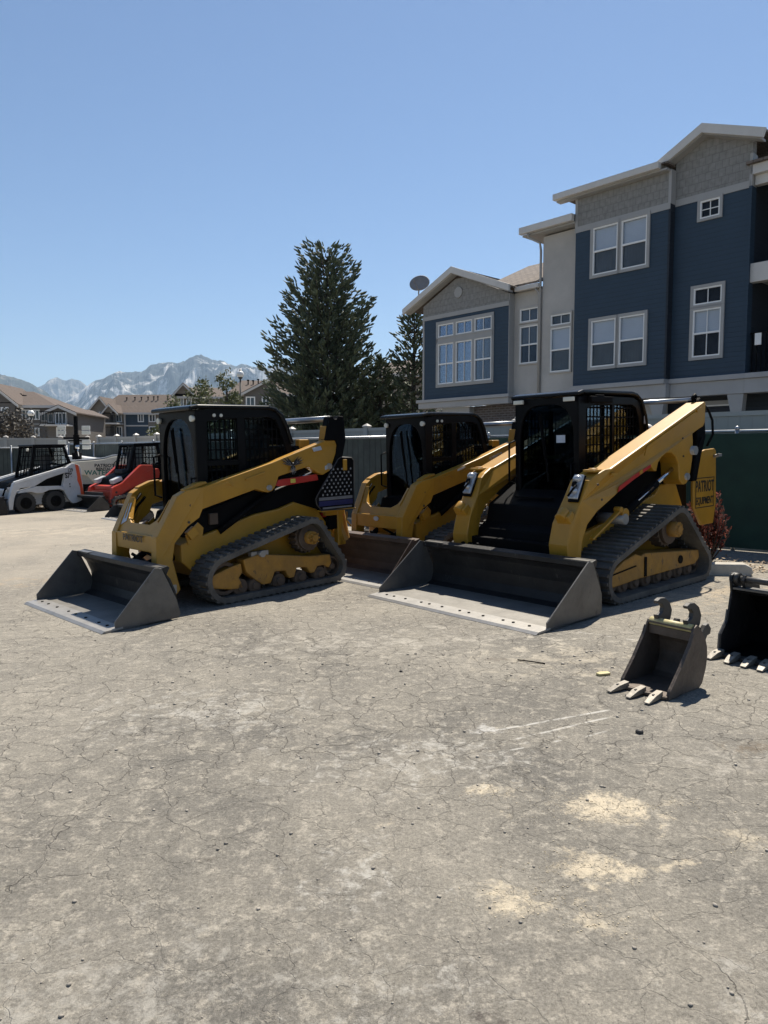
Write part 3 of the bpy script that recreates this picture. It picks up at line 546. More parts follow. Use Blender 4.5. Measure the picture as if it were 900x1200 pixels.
# ---------------- far townhouses ----------------
M['h_grey'] = stripes('grey_brown_siding', (.12, .108, .096), .2, 2, .3, .06, .7, .85)
M['h_tan'] = stripes('tan_siding', (.20, .172, .14), .2, 2, .3, .06, .7, .85)
M['h_blue'] = stripes('slate_blue_siding', (.035, .062, .092), .2, 2, .3, .06, .7, .8)
M['h_roof'] = bricky('brown_roof_shingle', (.108, .082, .068), (.094, .072, .060), (.075, .056, .046), .5, .3, 1, .95, .3, .02, 'XY')
M['h_glass'] = mat('far_window_glass', (.05, .065, .08), .12, var=.5, scale=1.5)
def PX(px, py, D):
    x = (px - 450) / 850 * D; return x, 1.6 + (533 - py) / 850 * D
class House:
    def __init__(s, D, px, yaw, label, group='townhouses beyond the fence'):
        s.D = D; s.k = D / 850; s.px = px; x, _ = PX(px, 533, D)
        s.o = empty('townhouse', (x, D, 0), yaw); tag(s.o, label, 'house', group)
    def X(s, px): return (px - s.px) * s.k
    def Z(s, py): return 1.6 + (533 - py) * s.k
    def walls(s, m, a, b, top, y0=0, y1=8, z0=0, name='wall'):
        mb = MB(); mb.box(*slab(s.X(a), s.X(b), y0, y1, z0 if z0 < 3 else s.Z(z0), s.Z(top))); return mb.build(name, m, s.o)
    def gable(s, m, a, b, eave, pk, ppx, y0=0, y1=8, over=.35, wallm=None):
        xa, xb, xp, ze, zp = s.X(a), s.X(b), s.X(ppx), s.Z(eave), s.Z(pk)
        mb = MB(); mb.prism([(xa, ze), (xb, ze), (xp, zp)], y0, y0 + .2); mb.build('gable_wall', wallm or m, s.o)
        rf = MB(); t = .12
        sl = (zp - ze) / (xp - xa); sr = (zp - ze) / (xb - xp)
        rf.prism([(xa - over, ze - over * sl + .02), (xa - over, ze - over * sl + t), (xp, zp + t), (xp, zp + .02)], y0 - over, y1)
        rf.prism([(xb + over, ze - over * sr + .02), (xb + over, ze - over * sr + t), (xp, zp + t), (xp, zp + .02)], y0 - over, y1); rf.build('roof', 'h_roof', s.o)
        tr = MB()
        tr.prism([(xa - over, ze - over * sl - .16), (xa - over, ze - over * sl + .05), (xp, zp + .05), (xp, zp - .16)], y0 - over - .06, y0 - over - .003)
        tr.prism([(xb + over, ze - over * sr - .16), (xb + over, ze - over * sr + .05), (xp, zp + .05), (xp, zp - .16)], y0 - over - .06, y0 - over - .003); tr.build('rake_board', 'fascia', s.o)
    def hip(s, a, b, ra, rb, eave, ridge, y0=-.4, y1=8.4):
        xa, xb, p, q, ze, zr = s.X(a), s.X(b), s.X(ra), s.X(rb), s.Z(eave), s.Z(ridge); ym = (y0 + y1) / 2
        mb = MB(); mb.add([(xa, y0, ze), (xb, y0, ze), (xb, y1, ze), (xa, y1, ze), (p, ym, zr), (q, ym, zr)], [(3, 2, 1, 0), (0, 1, 5, 4), (1, 2, 5), (2, 3, 4, 5), (3, 0, 4)]); r = mb.build('roof', 'h_roof', s.o)
        mb = MB(); mb.box(*slab(xa + .02, xb - .02, y0 - .05, y0 + .03, ze - .2, ze + .01)); mb.build('fascia_board', 'fascia', s.o); return ym, zr
    def win(s, a, b, t, d, y=0, m='sash', mull=1):
        x0, x1, z0, z1 = s.X(a), s.X(b), s.Z(d), s.Z(t)
        mb = MB(); k = .1; mb.ring([(x0 - k, z0 - k), (x1 + k, z0 - k), (x1 + k, z1 + k), (x0 - k, z1 + k)], [(x0, z0), (x1, z0), (x1, z1), (x0, z1)], y - .08, y - .01)
        for i in range(mull): xm = x0 + (x1 - x0) * (i + 1) / (mull + 1); mb.box((xm, y - .03, (z0 + z1) / 2), (.07, .04, z1 - z0))
        f = mb.build('window', m, s.o); mb = MB(); mb.box(*slab(x0, x1, y - .02, y + .01 - .015, z0, z1)); mb.build('pane', 'h_glass', f)
    def balcony(s, a, b, py, y=0, dep=1.3, rail=11):
        mb = MB(); mb.box(*slab(s.X(a), s.X(b), y - dep, y - .003, s.Z(py + 1.6), s.Z(py))); f = mb.build('balcony', 'fascia', s.o)
        mb = MB(); z0 = s.Z(py); z1 = z0 + 1.0; n = int((s.X(b) - s.X(a)) / .14)
        for i in range(n + 1): mb.box((s.X(a) + .05 + (s.X(b) - s.X(a) - .1) * i / n, y - dep + .06, (z0 + z1) / 2), (.03, .03, z1 - z0))
        mb.box(((s.X(a) + s.X(b)) / 2, y - dep + .06, z1), (s.X(b) - s.X(a), .06, .06)); mb.build('railing', 'blackm', f)
    def vents(s, l, m='blackm'):
        for px, py, h in l:
            mb = MB(); x = s.X(px); mb.cyl((x, 2.6, s.Z(py) - 1.3), (x, 2.6, s.Z(py) + h * .35 - .35), .06, n=8); mb.cyl((x, 2.6, s.Z(py) + h * .35 - .35), (x, 2.6, s.Z(py) + h * .35 - .25), .11, n=8); mb.build('roof_vent', m, s.o)
h = House(60, 30, R(4), 'grey brown townhouse at far left with a brown hip roof and gabled balcony end')
h.walls('h_grey', -60, 66, 476); h.hip(-66, 70, -30, 20, 476, 455); h.walls('h_grey', -16, 26, 474, -.8, .2)
h.gable('h_grey', -22, 27, 473, 452, 2, -.8, 5); h.walls('h_grey', 63.5, 93, 484, -1.2, 7); h.gable('h_grey', 63.5, 93, 484, 477.5, 78, -1.2, 7)
h.win(74, 80, 486, 497, -1.2); h.win(81, 84.5, 486, 497, -1.2, mull=0); h.balcony(62, 92, 499, -1.2); h.win(66, 70, 487, 495, -1.2, 'trim', 0)
h.win(30, 37, 482, 491); h.win(41, 48, 482, 491); h.win(52, 58, 484, 493, m='trim'); h.win(1, 8, 480, 489, -.8); h.win(12, 18, 480, 489, -.8); h.win(40, 47, 503, 510); h.win(3, 10, 500, 509, -.8); h.win(75, 82, 503, 511, -1.2)
h.vents([(13, 458, .5), (16, 459, .4), (19, 460, .5), (22.5, 461, .4), (26, 462, .5)]); h.vents([(64.5, 475, .6), (67, 476, .5), (71, 477, .4)])
mb = MB(); mb.box(*slab(h.X(60.5), h.X(61.5), -.1, -.003, 0, h.Z(476))); mb.box(*slab(h.X(-60), h.X(63), -.06, -.003, h.Z(498), h.Z(496.6))); mb.build('downspout', 'trim', h.o)
h = House(95, 104, 0, 'small dark blue townhouse glimpsed between the two grey ones, with a chimney pipe')
h.walls('h_blue', 94, 119, 486); h.hip(92, 121, 99, 112, 486, 481); h.win(99, 103, 490, 497); h.win(106, 110, 490, 497, mull=0); h.win(99, 103, 503, 510); h.vents([(99, 482, .9), (105.5, 482, .5)])
h = House(80, 150, R(-3), 'tan and slate blue townhouse with a tan gable, dark balconies and long brown roof')
h.walls('h_tan', 113, 149, 486); h.walls('h_blue', 149.02, 176, 486); h.walls('h_tan', 176.02, 215, 484)
h.hip(112, 216, 124, 206, 484.5, 460); h.gable('h_tan', 113, 136, 481, 467.5, 125, -1.0, 5); h.walls('h_tan', 113.5, 135.5, 481, -1.0, 0)
h.gable('h_tan', 131, 146, 484, 476, 138, -1.6, 3, .25); h.balcony(128, 147, 496.5, -.0, 1.8); h.balcony(128, 147, 512, 0, 1.8)
h.win(115, 119, 486, 494, -1.0, mull=0); h.win(121, 125, 486, 494, -1.0, mull=0); h.win(131, 135, 485, 495); h.win(139, 144, 483, 494); h.win(131, 135, 501, 511); h.win(139, 144, 501, 511); h.win(115, 119, 502, 510, -1.0); h.win(165, 170, 482 + 4, 494); h.win(178, 184, 487, 494); h.win(178, 184, 501, 511)
mb = MB(); mb.box(*slab(h.X(148), h.X(149.6), -.14, -.01, 0, h.Z(485))); mb.box(*slab(h.X(126.6), h.X(128), -1.9, -1.6, 0, h.Z(484))); mb.box(*slab(h.X(149.7), h.X(176), -.05, -.003, h.Z(500), h.Z(498.5))); mb.build('downspout', 'fascia', h.o)
h.vents([(x_, 463 - (x_ - 130) * .03, .3) for x_ in (140, 150, 158, 166, 173, 178, 190)])
h = House(72, 240, R(8), 'tan gabled townhouse behind the small trees left of the big spruce')
h.walls('h_tan', 208, 262, 466); h.gable('h_tan', 209, 230, 463, 452, 219, -.6, 5); h.hip(206, 266, 219, 256, 466, 451); h.win(213, 217, 468, 476, -.0); h.win(222, 226, 468, 476); h.win(240, 246, 470, 478); h.vents([(235, 452, .4), (247, 452, .4)])
h = House(66, 300, R(6), 'tan townhouse right beside the spruce with a pale raked gable')
h.walls('h_tan', 270, 335, 463); h.hip(268, 345, 280, 335, 463, 442); h.gable('h_grey', 288, 330, 463, 446, 320, -1, 5); h.walls('h_grey', 289, 329, 463, -1, 0); h.win(292, 300, 468, 477, -1); h.win(310, 317, 468, 477, -1); h.vents([(290, 442, .5), (296, 442, .4), (302, 441, .5), (309, 441, .4)])
h = House(46, 470, R(-10), 'brown roofed house mostly hidden behind the pines beside the townhouse')
h.walls('h_tan', 440, 505, 440); h.hip(436, 510, 448, 500, 440, 415)

# ---------------- trees ----------------
def leafmat(name, a, b, trans=.15):
    m = bpy.data.materials.new(name); m.use_nodes = True; t = m.node_tree; bs = t.nodes['Principled BSDF']; N = t.nodes.new; L = t.links.new
    gi = N('ShaderNodeNewGeometry'); r = N('ShaderNodeMix'); r.data_type = 'RGBA'; L(gi.outputs['Random Per Island'], r.inputs[0]); r.inputs[6].default_value = a + (1,); r.inputs[7].default_value = b + (1,)
    L(r.outputs[2], bs.inputs['Base Color']); bs.inputs['Roughness'].default_value = .6; bs.inputs['Specular IOR Level'].default_value = .3
    if trans:
        o = t.nodes['Material Output']; tl = N('ShaderNodeBsdfTranslucent'); L(r.outputs[2], tl.inputs[0]); mx = N('ShaderNodeMixShader'); mx.inputs[0].default_value = trans
        L(bs.outputs[0], mx.inputs[1]); L(tl.outputs[0], mx.inputs[2]); L(mx.outputs[0], o.inputs[0])
    return m
M['needles'] = leafmat('blue_green_needles', (.055, .080, .052), (.15, .175, .10), .18)
M['needles2'] = leafmat('olive_needles', (.040, .058, .030), (.10, .115, .055), .12)
M['leaf'] = leafmat('olive_leaves', (.045, .060, .022), (.115, .125, .050), .25)
M['leaf_dull'] = leafmat('dull_purple_leaves', (.030, .026, .024), (.11, .095, .075), .1)
M['leaf_red'] = leafmat('dried_red_leaves', (.10, .022, .016), (.30, .085, .05), .25)
M['bark'] = mat('brown_bark', (.065, .050, .038), .9, var=.4, scale=5, bump=.4, bscale=12)
def tuft(mb, p, d, ln, r, rnd):
    "a needled shoot: a spindle with ragged rings"
    d = d.normalized(); u = d.orthogonal().normalized(); v = d.cross(u); n = 5; a0 = rnd.random() * 6
    vs = [p]
    for t_, rr in ((.25, r), (.7, r * .85)):
        vs += [p + d * ln * (t_ + rnd.uniform(-.1, .1)) + (u * math.cos(a0 + k * 1.2566) + v * math.sin(a0 + k * 1.2566)) * rr * rnd.uniform(.45, 1.35) for k in range(n)]
    vs.append(p + d * ln); fs = [(0, 1 + (k + 1) % n, 1 + k) for k in range(n)] + [(1 + k, 1 + (k + 1) % n, 6 + (k + 1) % n, 6 + k) for k in range(n)] + [(6 + k, 6 + (k + 1) % n, 11) for k in range(n)]
    mb.add(vs, fs)
def spruce(x, y, H, prof, label, m='needles', seed=1, dens=1.0, tl=(.22, .40), tr=.055, name='spruce_tree', whorl=.27, core=.8, lean=.35):
    rnd = random.Random(seed); o = empty(name, (x, y, gz(x, y))); tag(o, label, 'tree')
    mb = MB(); mb.tube([(0, 0, -.1), (0, 0, H * .4), (.03, 0, H * .98)], .1, 8, [.17, .11, .015]); mb.build('trunk', 'bark', o)
    L_ = MB(); F = MB(); z = .5
    def rad(z): 
        for (za, ra), (zb, rb) in zip(prof, prof[1:]):
            if za <= z <= zb: return ra + (rb - ra) * (z - za) / (zb - za)
        return .1
    while z < H * .985:
        r0 = rad(z); n = max(4, int((4 + r0 * 3.4) * dens)); a0 = rnd.random() * 6
        for i in range(n):
            a = a0 + i * 6.283 / n + rnd.uniform(-.25, .25); ln = r0 * rnd.choice((.62, .8, .92, 1, 1.08, 1.14)) * rnd.uniform(.93, 1.05); hd = Vector((math.cos(a), math.sin(a), 0)); zz = z + rnd.uniform(-.14, .14)
            up = lean + .9 * (z / H) ** 3; path = []
            for k in range(5):
                t_ = k / 4; path.append(hd * ln * t_ + Vector((0, 0, zz + ln * (up * t_ * t_ - .16 * t_))))
            L_.tube(path, .02, 4, [.028, .022, .018, .012, .006])
            nt_ = max(3, int(ln / .11 * dens))
            for k in range(nt_):
                t_ = .18 + .82 * (k + rnd.random()) / nt_; j = min(3, int(t_ * 4)); p = path[j].lerp(path[j + 1], t_ * 4 - j)
                side = Vector((-hd.y, hd.x, 0)) * rnd.choice((-1, 1)) * rnd.uniform(.25, 1.1)
                q = p + side * (1.05 - t_) * ln * .30 * rnd.random() + Vector((0, 0, rnd.uniform(-.10, .08)))
                d = hd * (.7 + t_ * .6) + side * .8 + Vector((0, 0, rnd.uniform(.25, 1.25)))
                tuft(F, q, d, rnd.uniform(*tl), tr * rnd.uniform(.8, 1.3), rnd)
                if rnd.random() < .5: tuft(F, q, d + Vector((rnd.uniform(-.8, .8), rnd.uniform(-.8, .8), rnd.uniform(-.2, .5))), rnd.uniform(*tl) * .85, tr, rnd)
            for k in range(3): tuft(F, path[-1] - hd * .12 * k, hd + Vector((rnd.uniform(-.5, .5), rnd.uniform(-.5, .5), rnd.uniform(.5, 1.4))), rnd.uniform(*tl), tr, rnd)
        z += whorl * rnd.uniform(.8, 1.2)
    for k in range(5): tuft(F, Vector((0, 0, H - .3 + k * .03)), Vector((rnd.uniform(-.4, .4), rnd.uniform(-.4, .4), 1)), .32, tr, rnd)
    L_.build('branches', 'bark', o); F.build('foliage', m, o); return o
sx = (385 - 450) / 850 * 30
spruce(sx - .05, 30, 9.12, [(0, 2.45), (1.6, 2.6), (3.2, 2.5), (4.1, 2.38), (5.0, 2.1), (6.0, 1.78), (7.0, 1.42), (7.9, 1.12), (8.6, .85), (9.0, .45), (9.35, .25)], 'tall dark blue green spruce standing alone behind the middle loader', seed=4, dens=1.5, tr=.034, tl=(.18, .34), lean=.42)
spruce(1.15, 28.5, 6.85, [(0, 1.1), (2, 1.15), (3.5, .95), (5, .75), (6, .45), (6.8, .1)], 'slim open pine right against the gabled wing of the townhouse', 'needles', 9, 1.25, (.16, .30), .036, 'pine_tree', .28)
spruce(-.15, 29.5, 4.9, [(0, 1.5), (1.5, 1.6), (3, 1.2), (4, .8), (4.8, .2)], 'bushy olive pine between the tall spruce and the slim pine', 'needles2', 12, 1.3, (.16, .3), .04, 'pine_tree', .3)
def leafy(x, y, H, blobs, label, m='leaf', seed=3, n=2500, ls=.11, name='leafy_tree', group=None, trunk=.09):
    rnd = random.Random(seed); o = empty(name, (x, y, gz(x, y))); tag(o, label, 'tree', group)
    T = MB(); zb = min(b[2] - b[4] for b in blobs); T.tube([(0, 0, -.1), (.05, 0, zb * .6), (0, .03, H * .8)], .1, 7, [trunk, trunk * .75, trunk * .2])
    for b in blobs: T.tube([(0, 0, max(.3, b[2] - b[4] * 1.3)), (b[0] * .5, b[1] * .5, b[2] - b[4] * .6), (b[0], b[1], b[2])], .03, 5, [trunk * .45, trunk * .3, .01])
    T.build('trunk', 'bark', o); F = MB(); tot = sum(b[3] ** 2 for b in blobs)
    for b in blobs:
        sub = []
        for k in range(int(9 + b[3] * 9)):
            v = Vector((rnd.gauss(0, 1), rnd.gauss(0, 1), rnd.gauss(0, 1))).normalized() * rnd.uniform(.45, 1.02); sub.append(Vector((b[0] + v.x * b[3], b[1] + v.y * b[3], b[2] + v.z * b[4])))
        for k in range(int(n * b[3] ** 2 / tot)):
            c = rnd.choice(sub); s_ = b[3] * .30; p = c + Vector((rnd.gauss(0, s_), rnd.gauss(0, s_), rnd.gauss(0, s_ * .8)))
            u = Vector((rnd.gauss(0, 1), rnd.gauss(0, 1), rnd.gauss(0, 1))).normalized(); v = u.orthogonal().normalized(); e = ls * rnd.uniform(.6, 1.3)
            F.add([p - u * e * .5, p + v * e * .3, p + u * e * .5, p - v * e * .3], [(0, 1, 2, 3)])
    F.build('crown', m, o); return o
def lt(px, D, H, w_, label, **k):
    x = (px - 450) / 850 * D
    rnd = random.Random(px); bl = [(rnd.uniform(-.35, .35) * w_, rnd.uniform(-.3, .3) * w_, H * (.42 + .11 * i), w_ * (.62 - .075 * i), H * .13) for i in range(5)]
    return leafy(x, D, H, bl, label, seed=px, **k)
lt(203, 38, 4.35, 1.35, 'small green tree half hidden behind the cab of the nearest yellow loader', n=2600, ls=.16)
lt(247, 36, 5.2, 1.45, 'full olive green tree in front of the tan gabled townhouse', n=3200, ls=.15)
lt(268, 37, 5.75, .95, 'narrow pointed tree left of the lamp post', n=2400, ls=.15)
lt(300, 34, 3.2, 1.5, 'low green tree at the left foot of the tall spruce', n=2600, ls=.15)
lt(181, 42, 3.1, .8, 'thin yellowish green young tree before the slate blue townhouse', n=1100, ls=.15)
lt(14, 34, 3.6, 2.0, 'dull purple leaved tree at the far left behind the fence', m='leaf_dull', n=5200, ls=.15)
lt(432, 31, 3.7, 1.6, 'rounded olive tree at the right foot of the tall spruce', n=4200, ls=.14)
lt(470, 30, 3.2, 1.4, 'low olive bush tree between the pines', n=3200, ls=.13)
lt(395, 33, 3.4, 2.0, 'dark rounded tree behind the foot of the tall spruce', n=3200, ls=.15)

# ---------------- lamp posts ----------------
M['globe'] = mat('white_lamp_globe', (.75, .75, .72), .3, var=.03)
M['pole'] = mat('dark_pole', (.02, .022, .022), .5)
def lamp(px, py, D, label):
    x, z = PX(px, py, D); o = empty('street_lamp', (x, D, gz(x, 40))); tag(o, label, 'street lamp', 'lamp posts beyond the fence'); z -= gz(x, 40)
    mb = MB(); mb.cyl((0, 0, 0), (0, 0, .5), .11, .08); mb.cyl((0, 0, .5), (0, 0, z - .22), .055, .045); mb.cyl((0, 0, z - .25), (0, 0, z - .16), .09, .13); mb.build('pole', 'pole', o)
    mb = MB(); mb.sphere((0, 0, z), .2, 14, 10); mb.build('globe', 'globe', o); mb = MB(); mb.cyl((0, 0, z + .17), (0, 0, z + .28), .09, .015); mb.build('finial', 'pole', o)
lamp(39.5, 485, 44, 'lamp post with a white globe in front of the far left townhouse')
lamp(283.5, 440, 40, 'lamp post with a pale lantern beside the pointed tree and the tall spruce')

# ---------------- curb, red shrub, litter, stones ----------------
M['kerb'] = mat('weathered_concrete', (.42, .39, .34), .9, var=.2, scale=9, dust=.3, bump=.3, bscale=30)
kx, ky = 4.02, 8.42
cb = on_ground('parking_kerb', kx, ky, -14); tag(cb, 'worn pale concrete kerb stone lying in front of the red shrub', 'kerb stone')
mb = MB(); mb.prism([(-.27, -.02), (.22, -.02), (.27, .03), (.25, .10), (.18, .135), (-.24, .135), (-.27, .10)], -.08, .08); mb.build('kerb_block', 'kerb', cb, .02)
def shrub(x, y, Hh, label, m, n, seed, sp=.30, name='dried_shrub'):
    rnd = random.Random(seed); o = empty(name, (x, y, gz(x, y))); tag(o, label, 'shrub'); S = MB(); F = MB()
    for i in range(n):
        a = rnd.random() * 6.28; rr = rnd.random() ** .6; tip = Vector((math.cos(a) * sp * rr, math.sin(a) * sp * rr, Hh * rnd.uniform(.6, 1.05) * (1 - .35 * rr))); base = Vector((math.cos(a) * .06, math.sin(a) * .06, 0)); mid = base.lerp(tip, .5) + Vector((math.cos(a) * .04, math.sin(a) * .04, .02))
        S.tube([base, mid, tip], .008, 4, [.011, .007, .003])
        for k in range(26):
            t_ = rnd.uniform(.3, 1); p = (base.lerp(mid, t_ * 2) if t_ < .5 else mid.lerp(tip, t_ * 2 - 1)); u = Vector((rnd.gauss(0, .5), rnd.gauss(0, .5), rnd.uniform(.2, 1))).normalized(); v = u.orthogonal().normalized(); e = rnd.uniform(.035, .075)
            F.add([p, p + u * e * .5 + v * e * .28, p + u * e, p + u * e * .5 - v * e * .28], [(0, 1, 2, 3)])
    S.build('stems', 'bark', o); F.build('leaves', m, o)
shrub(4.13, 9.25, 1.08, 'dried dark red shrub growing by the green windscreen behind the largest loader', 'leaf_red', 60, 5)
M['litter'] = leafmat('dry_leaf_litter', (.20, .13, .075), (.48, .37, .24), .1)
M['stone'] = mat('grey_gravel', (.30, .27, .23), .9, var=.5, scale=.8)
rnd = random.Random(11); lf = MB()
for i in range(900):
    t_ = rnd.random(); x = 4.0 + t_ * 1.5 + rnd.gauss(0, .22); y = 9.05 - t_ * .7 + rnd.gauss(0, .24); z = gz(x, y) + rnd.uniform(.004, .05)
    u = Vector((rnd.gauss(0, 1), rnd.gauss(0, 1), rnd.gauss(0, .35))).normalized(); v = u.cross(Vector((0, 0, 1))).normalized(); e = rnd.uniform(.02, .06); lf.add([Vector((x, y, z)) - u * e * .5, Vector((x, y, z)) + v * e * .3, Vector((x, y, z)) + u * e * .5, Vector((x, y, z)) - v * e * .3], [(0, 1, 2, 3)])
tag(struct(lf.build('leaf_litter', 'litter'), 'stuff'), 'dry tan leaves and chips scattered around the kerb and shrub', 'leaf litter')
st = MB()
def pebble(mb, x, y, r, rnd):
    z = gz(x, y); n0 = len(mb.v); mb.sphere((x, y, z + r * .3), r, 6, 4, .6)
    for i in range(n0, len(mb.v)):
        p = Vector(mb.v[i]) - Vector((x, y, z)); mb.v[i] = tuple(Vector((x, y, z)) + p * rnd.uniform(.7, 1.3))
for i in range(900):
    if i < 700: x, y = rnd.uniform(-1.6, 2.4), rnd.uniform(1.5, 5.5)
    else: x, y = rnd.uniform(-7, 6), rnd.uniform(3, 13)
    pebble(st, x, y, .0025 + .009 * rnd.random() ** 5 + (.004 * rnd.random() if y > 5 else 0), rnd)
tag(struct(st.build('gravel', 'stone'), 'stuff'), 'loose grit and small pebbles scattered over the yard', 'gravel')
M['sandgrain'] = mat('pale_sand', (.46, .39, .28), .95, var=.3, scale=3)
sg = MB()
for cx, cy, rx, ry, n_ in ((.90, 3.05, .34, .12, 420), (.52, 3.22, .26, .07, 160), (.76, 2.62, .24, .11, 330), (.53, 2.42, .22, .09, 260), (.74, 2.30, .14, .07, 120), (1.22, 3.05, .3, .08, 120), (1.5, 2.72, .3, .12, 130)):
    for k in range(n_):
        pebble(sg, cx + rnd.gauss(0, rx * .55), cy + rnd.gauss(0, ry * .6), .0012 + .0026 * rnd.random() ** 4, rnd)
tag(struct(sg.build('spilled_sand', 'sandgrain'), 'stuff'), 'grains and crumbs of pale sand spilled over the near right asphalt', 'sand')
for i, (x, y, r, lb) in enumerate([(1.40, 3.86, .022, 'dark angular stone alone on the asphalt below the small digging bucket'), (.12, 5.02, .012, 'tiny dark pebble beneath the blade of the largest loader'), (-3.3, 8.9, .02, 'dark pebble left of the nearest loader bucket')]):
    mb = MB(); pebble(mb, x, y, r, rnd); tag(mb.build('stone', 'dark_steel'), lb, 'stone')
yc = on_ground('yellow_chip', 1.50, 4.86, 20); tag(yc, 'flat pale yellow chip lying left of the small digging bucket', 'debris')
mb = MB(); mb.ext([(-.045, -.02, .001), (.04, -.028, .001), (.05, .015, .001), (-.01, .03, .001), (-.05, .015, .001)], (0, 0, .016)); mb.build('chip', 'pinyellow', yc, .004)
tw_ = MB(); tw_.tube([(.98, 5.22, gz(.98, 5.22) + .008), (1.07, 5.16, gz(1, 5.2) + .012), (1.16, 5.12, gz(1.1, 5.2) + .006)], .005, 5); tag(tw_.build('twig', 'blackm'), 'thin dark twig on the asphalt in front of the largest loader', 'twig')

# ---------------- tracked loaders ----------------
def hull(circles, n=72):
    pts = []
    for cx, cz, r in circles: pts += [(cx + r * math.cos(a * math.tau / n), cz + r * math.sin(a * math.tau / n)) for a in range(n)]
    pts = sorted(set(pts))
    def half(ps):
        h = []
        for p in ps:
            while len(h) > 1 and (h[-1][0] - h[-2][0]) * (p[1] - h[-2][1]) - (h[-1][1] - h[-2][1]) * (p[0] - h[-2][0]) <= 0: h.pop()
            h.append(p)
        return h
    a = half(pts); b = half(pts[::-1]); return a[:-1] + b[:-1]
def resample(P, pitch):
    P = [Vector(p) for p in P]; L_ = [(P[(i + 1) % len(P)] - P[i]).length for i in range(len(P))]; tot = sum(L_); n = round(tot / pitch); out = []; i = 0; acc = 0
    for k in range(n):
        s = tot * k / n
        while acc + L_[i] < s: acc += L_[i]; i += 1
        out.append(P[i].lerp(P[(i + 1) % len(P)], (s - acc) / L_[i]))
    return out
def track(root, circles, y0, y1, side, pitch, stagger, frame, rollers, sprocket, idlers, fy):
    "rubber belt as one loop with lugs, its wheels, sprocket and frame as sub-parts; side=+1 left"
    P = resample(hull(circles), pitch / 2); n = len(P); th_ = .055; mb = MB(); ya, yb = (y0 * side, y1 * side); ya, yb = min(ya, yb), max(ya, yb)
    nv = []
    for i in range(n):
        t_ = (P[(i + 1) % n] - P[i - 1]).normalized(); nv.append(Vector((t_.y, -t_.x)))
    vs = []
    for i in range(n):
        o_ = P[i] - nv[i] * .018; q = P[i] - nv[i] * (.018 + th_)
        vs += [(o_.x, ya, o_.y), (o_.x, yb, o_.y), (q.x, yb, q.y), (q.x, ya, q.y)]
    mb.add(vs, [(4 * i + a, 4 * i + (a + 1) % 4, 4 * ((i + 1) % n) + (a + 1) % 4, 4 * ((i + 1) % n) + a) for i in range(n) for a in range(4)])
    W = yb - ya; lw = pitch * .5
    def lug(i, a, b, hgt):
        p = P[i]; nn = nv[i]; t_ = Vector((-nn.y, nn.x)); vs = []
        for yy in (a, b):
            for (tt, hh) in ((-lw / 2, -.03), (lw / 2, -.03), (lw / 2 * .72, hgt - .022), (-lw / 2 * .72, hgt - .022)):
                c = p + t_ * tt + nn * hh; vs.append((c.x, yy, c.y))
        mb.add(vs, [(0, 1, 2, 3), (7, 6, 5, 4), (0, 4, 5, 1), (1, 5, 6, 2), (2, 6, 7, 3), (3, 7, 4, 0)])
    for i in range(0, n - (n % 2), 2):
        if stagger:
            lug(i, ya + .006, ya + W * .55, .023); lug((i + 1) % n, yb - W * .55, yb - .006, .023)
        else: lug(i, ya + .006, yb - .006, .026)
    tk = mb.build('track', 'rubber', root)
    g_ = MB(); ym = (ya + yb) / 2
    for i in range(0, n, 2):
        q = P[i] - nv[i] * .09; g_.box((q.x, ym, q.y), (.03, .07, .04))
    g_.build('guide_lug', 'rubber_dk', tk)
    for cx, cz, r in idlers:
        r *= .86; w_ = MB(); yo = ym + side * .10; w_.ring([(cx + r * math.cos(a * math.tau / 28), cz + r * math.sin(a * math.tau / 28)) for a in range(28)], [(cx + r * .78 * math.cos(a * math.tau / 28), cz + r * .78 * math.sin(a * math.tau / 28)) for a in range(28)], ym - .10, ym + .10)
        w_.cyl((cx, ym - .03, cz), (cx, ym + .03, cz), r * .79, n=28); w_.cyl((cx, ym, cz), (cx, yo + side * .02, cz), r * .28, n=16); w_.build('idler_wheel', 'rust', tk)
    for cx, cz, r in rollers:
        w_ = MB(); w_.cyl((cx, ym - .10, cz), (cx, ym + .10, cz), r, n=20); w_.cyl((cx, ym, cz), (cx, ym + side * .125, cz), r * .5, n=12); w_.build('roller', 'rust', tk)
    cx, cz, r = sprocket; w_ = MB(); teeth = []
    for k in range(36):
        a = k * math.tau / 36; rr = r if k % 2 == 0 else r * .86; teeth.append((cx + rr * math.cos(a), cz + rr * math.sin(a)))
    w_.prism(teeth, ym - .06, ym + .06); w_.cyl((cx, ym, cz), (cx, ym + side * .1, cz), r * .8, n=24); sp_ = w_.build('sprocket', 'rust', tk, .004)
    w_ = MB(); w_.cyl((cx, ym + side * .05, cz), (cx, ym + side * (.17 if r < .2 else .2), cz), r * .42, r * .40, n=24); w_.cyl((cx, ym + side * .15, cz), (cx, ym + side * .215, cz), r * .2, n=16)
    for k in range(8): a = k * math.tau / 8; w_.cyl((cx + r * .32 * math.cos(a), ym + side * .12, cz + r * .32 * math.sin(a)), (cx + r * .32 * math.cos(a), ym + side * .21, cz + r * .32 * math.sin(a)), r * .05, n=6)
    w_.build('hub', 'yellow_worn', sp_)
    F = MB()
    for pts in frame: F.prism(pts, min(fy[0] * side, fy[1] * side), max(fy[0] * side, fy[1] * side))
    F.build('track_frame', 'yellow_worn', tk, .012); return tk
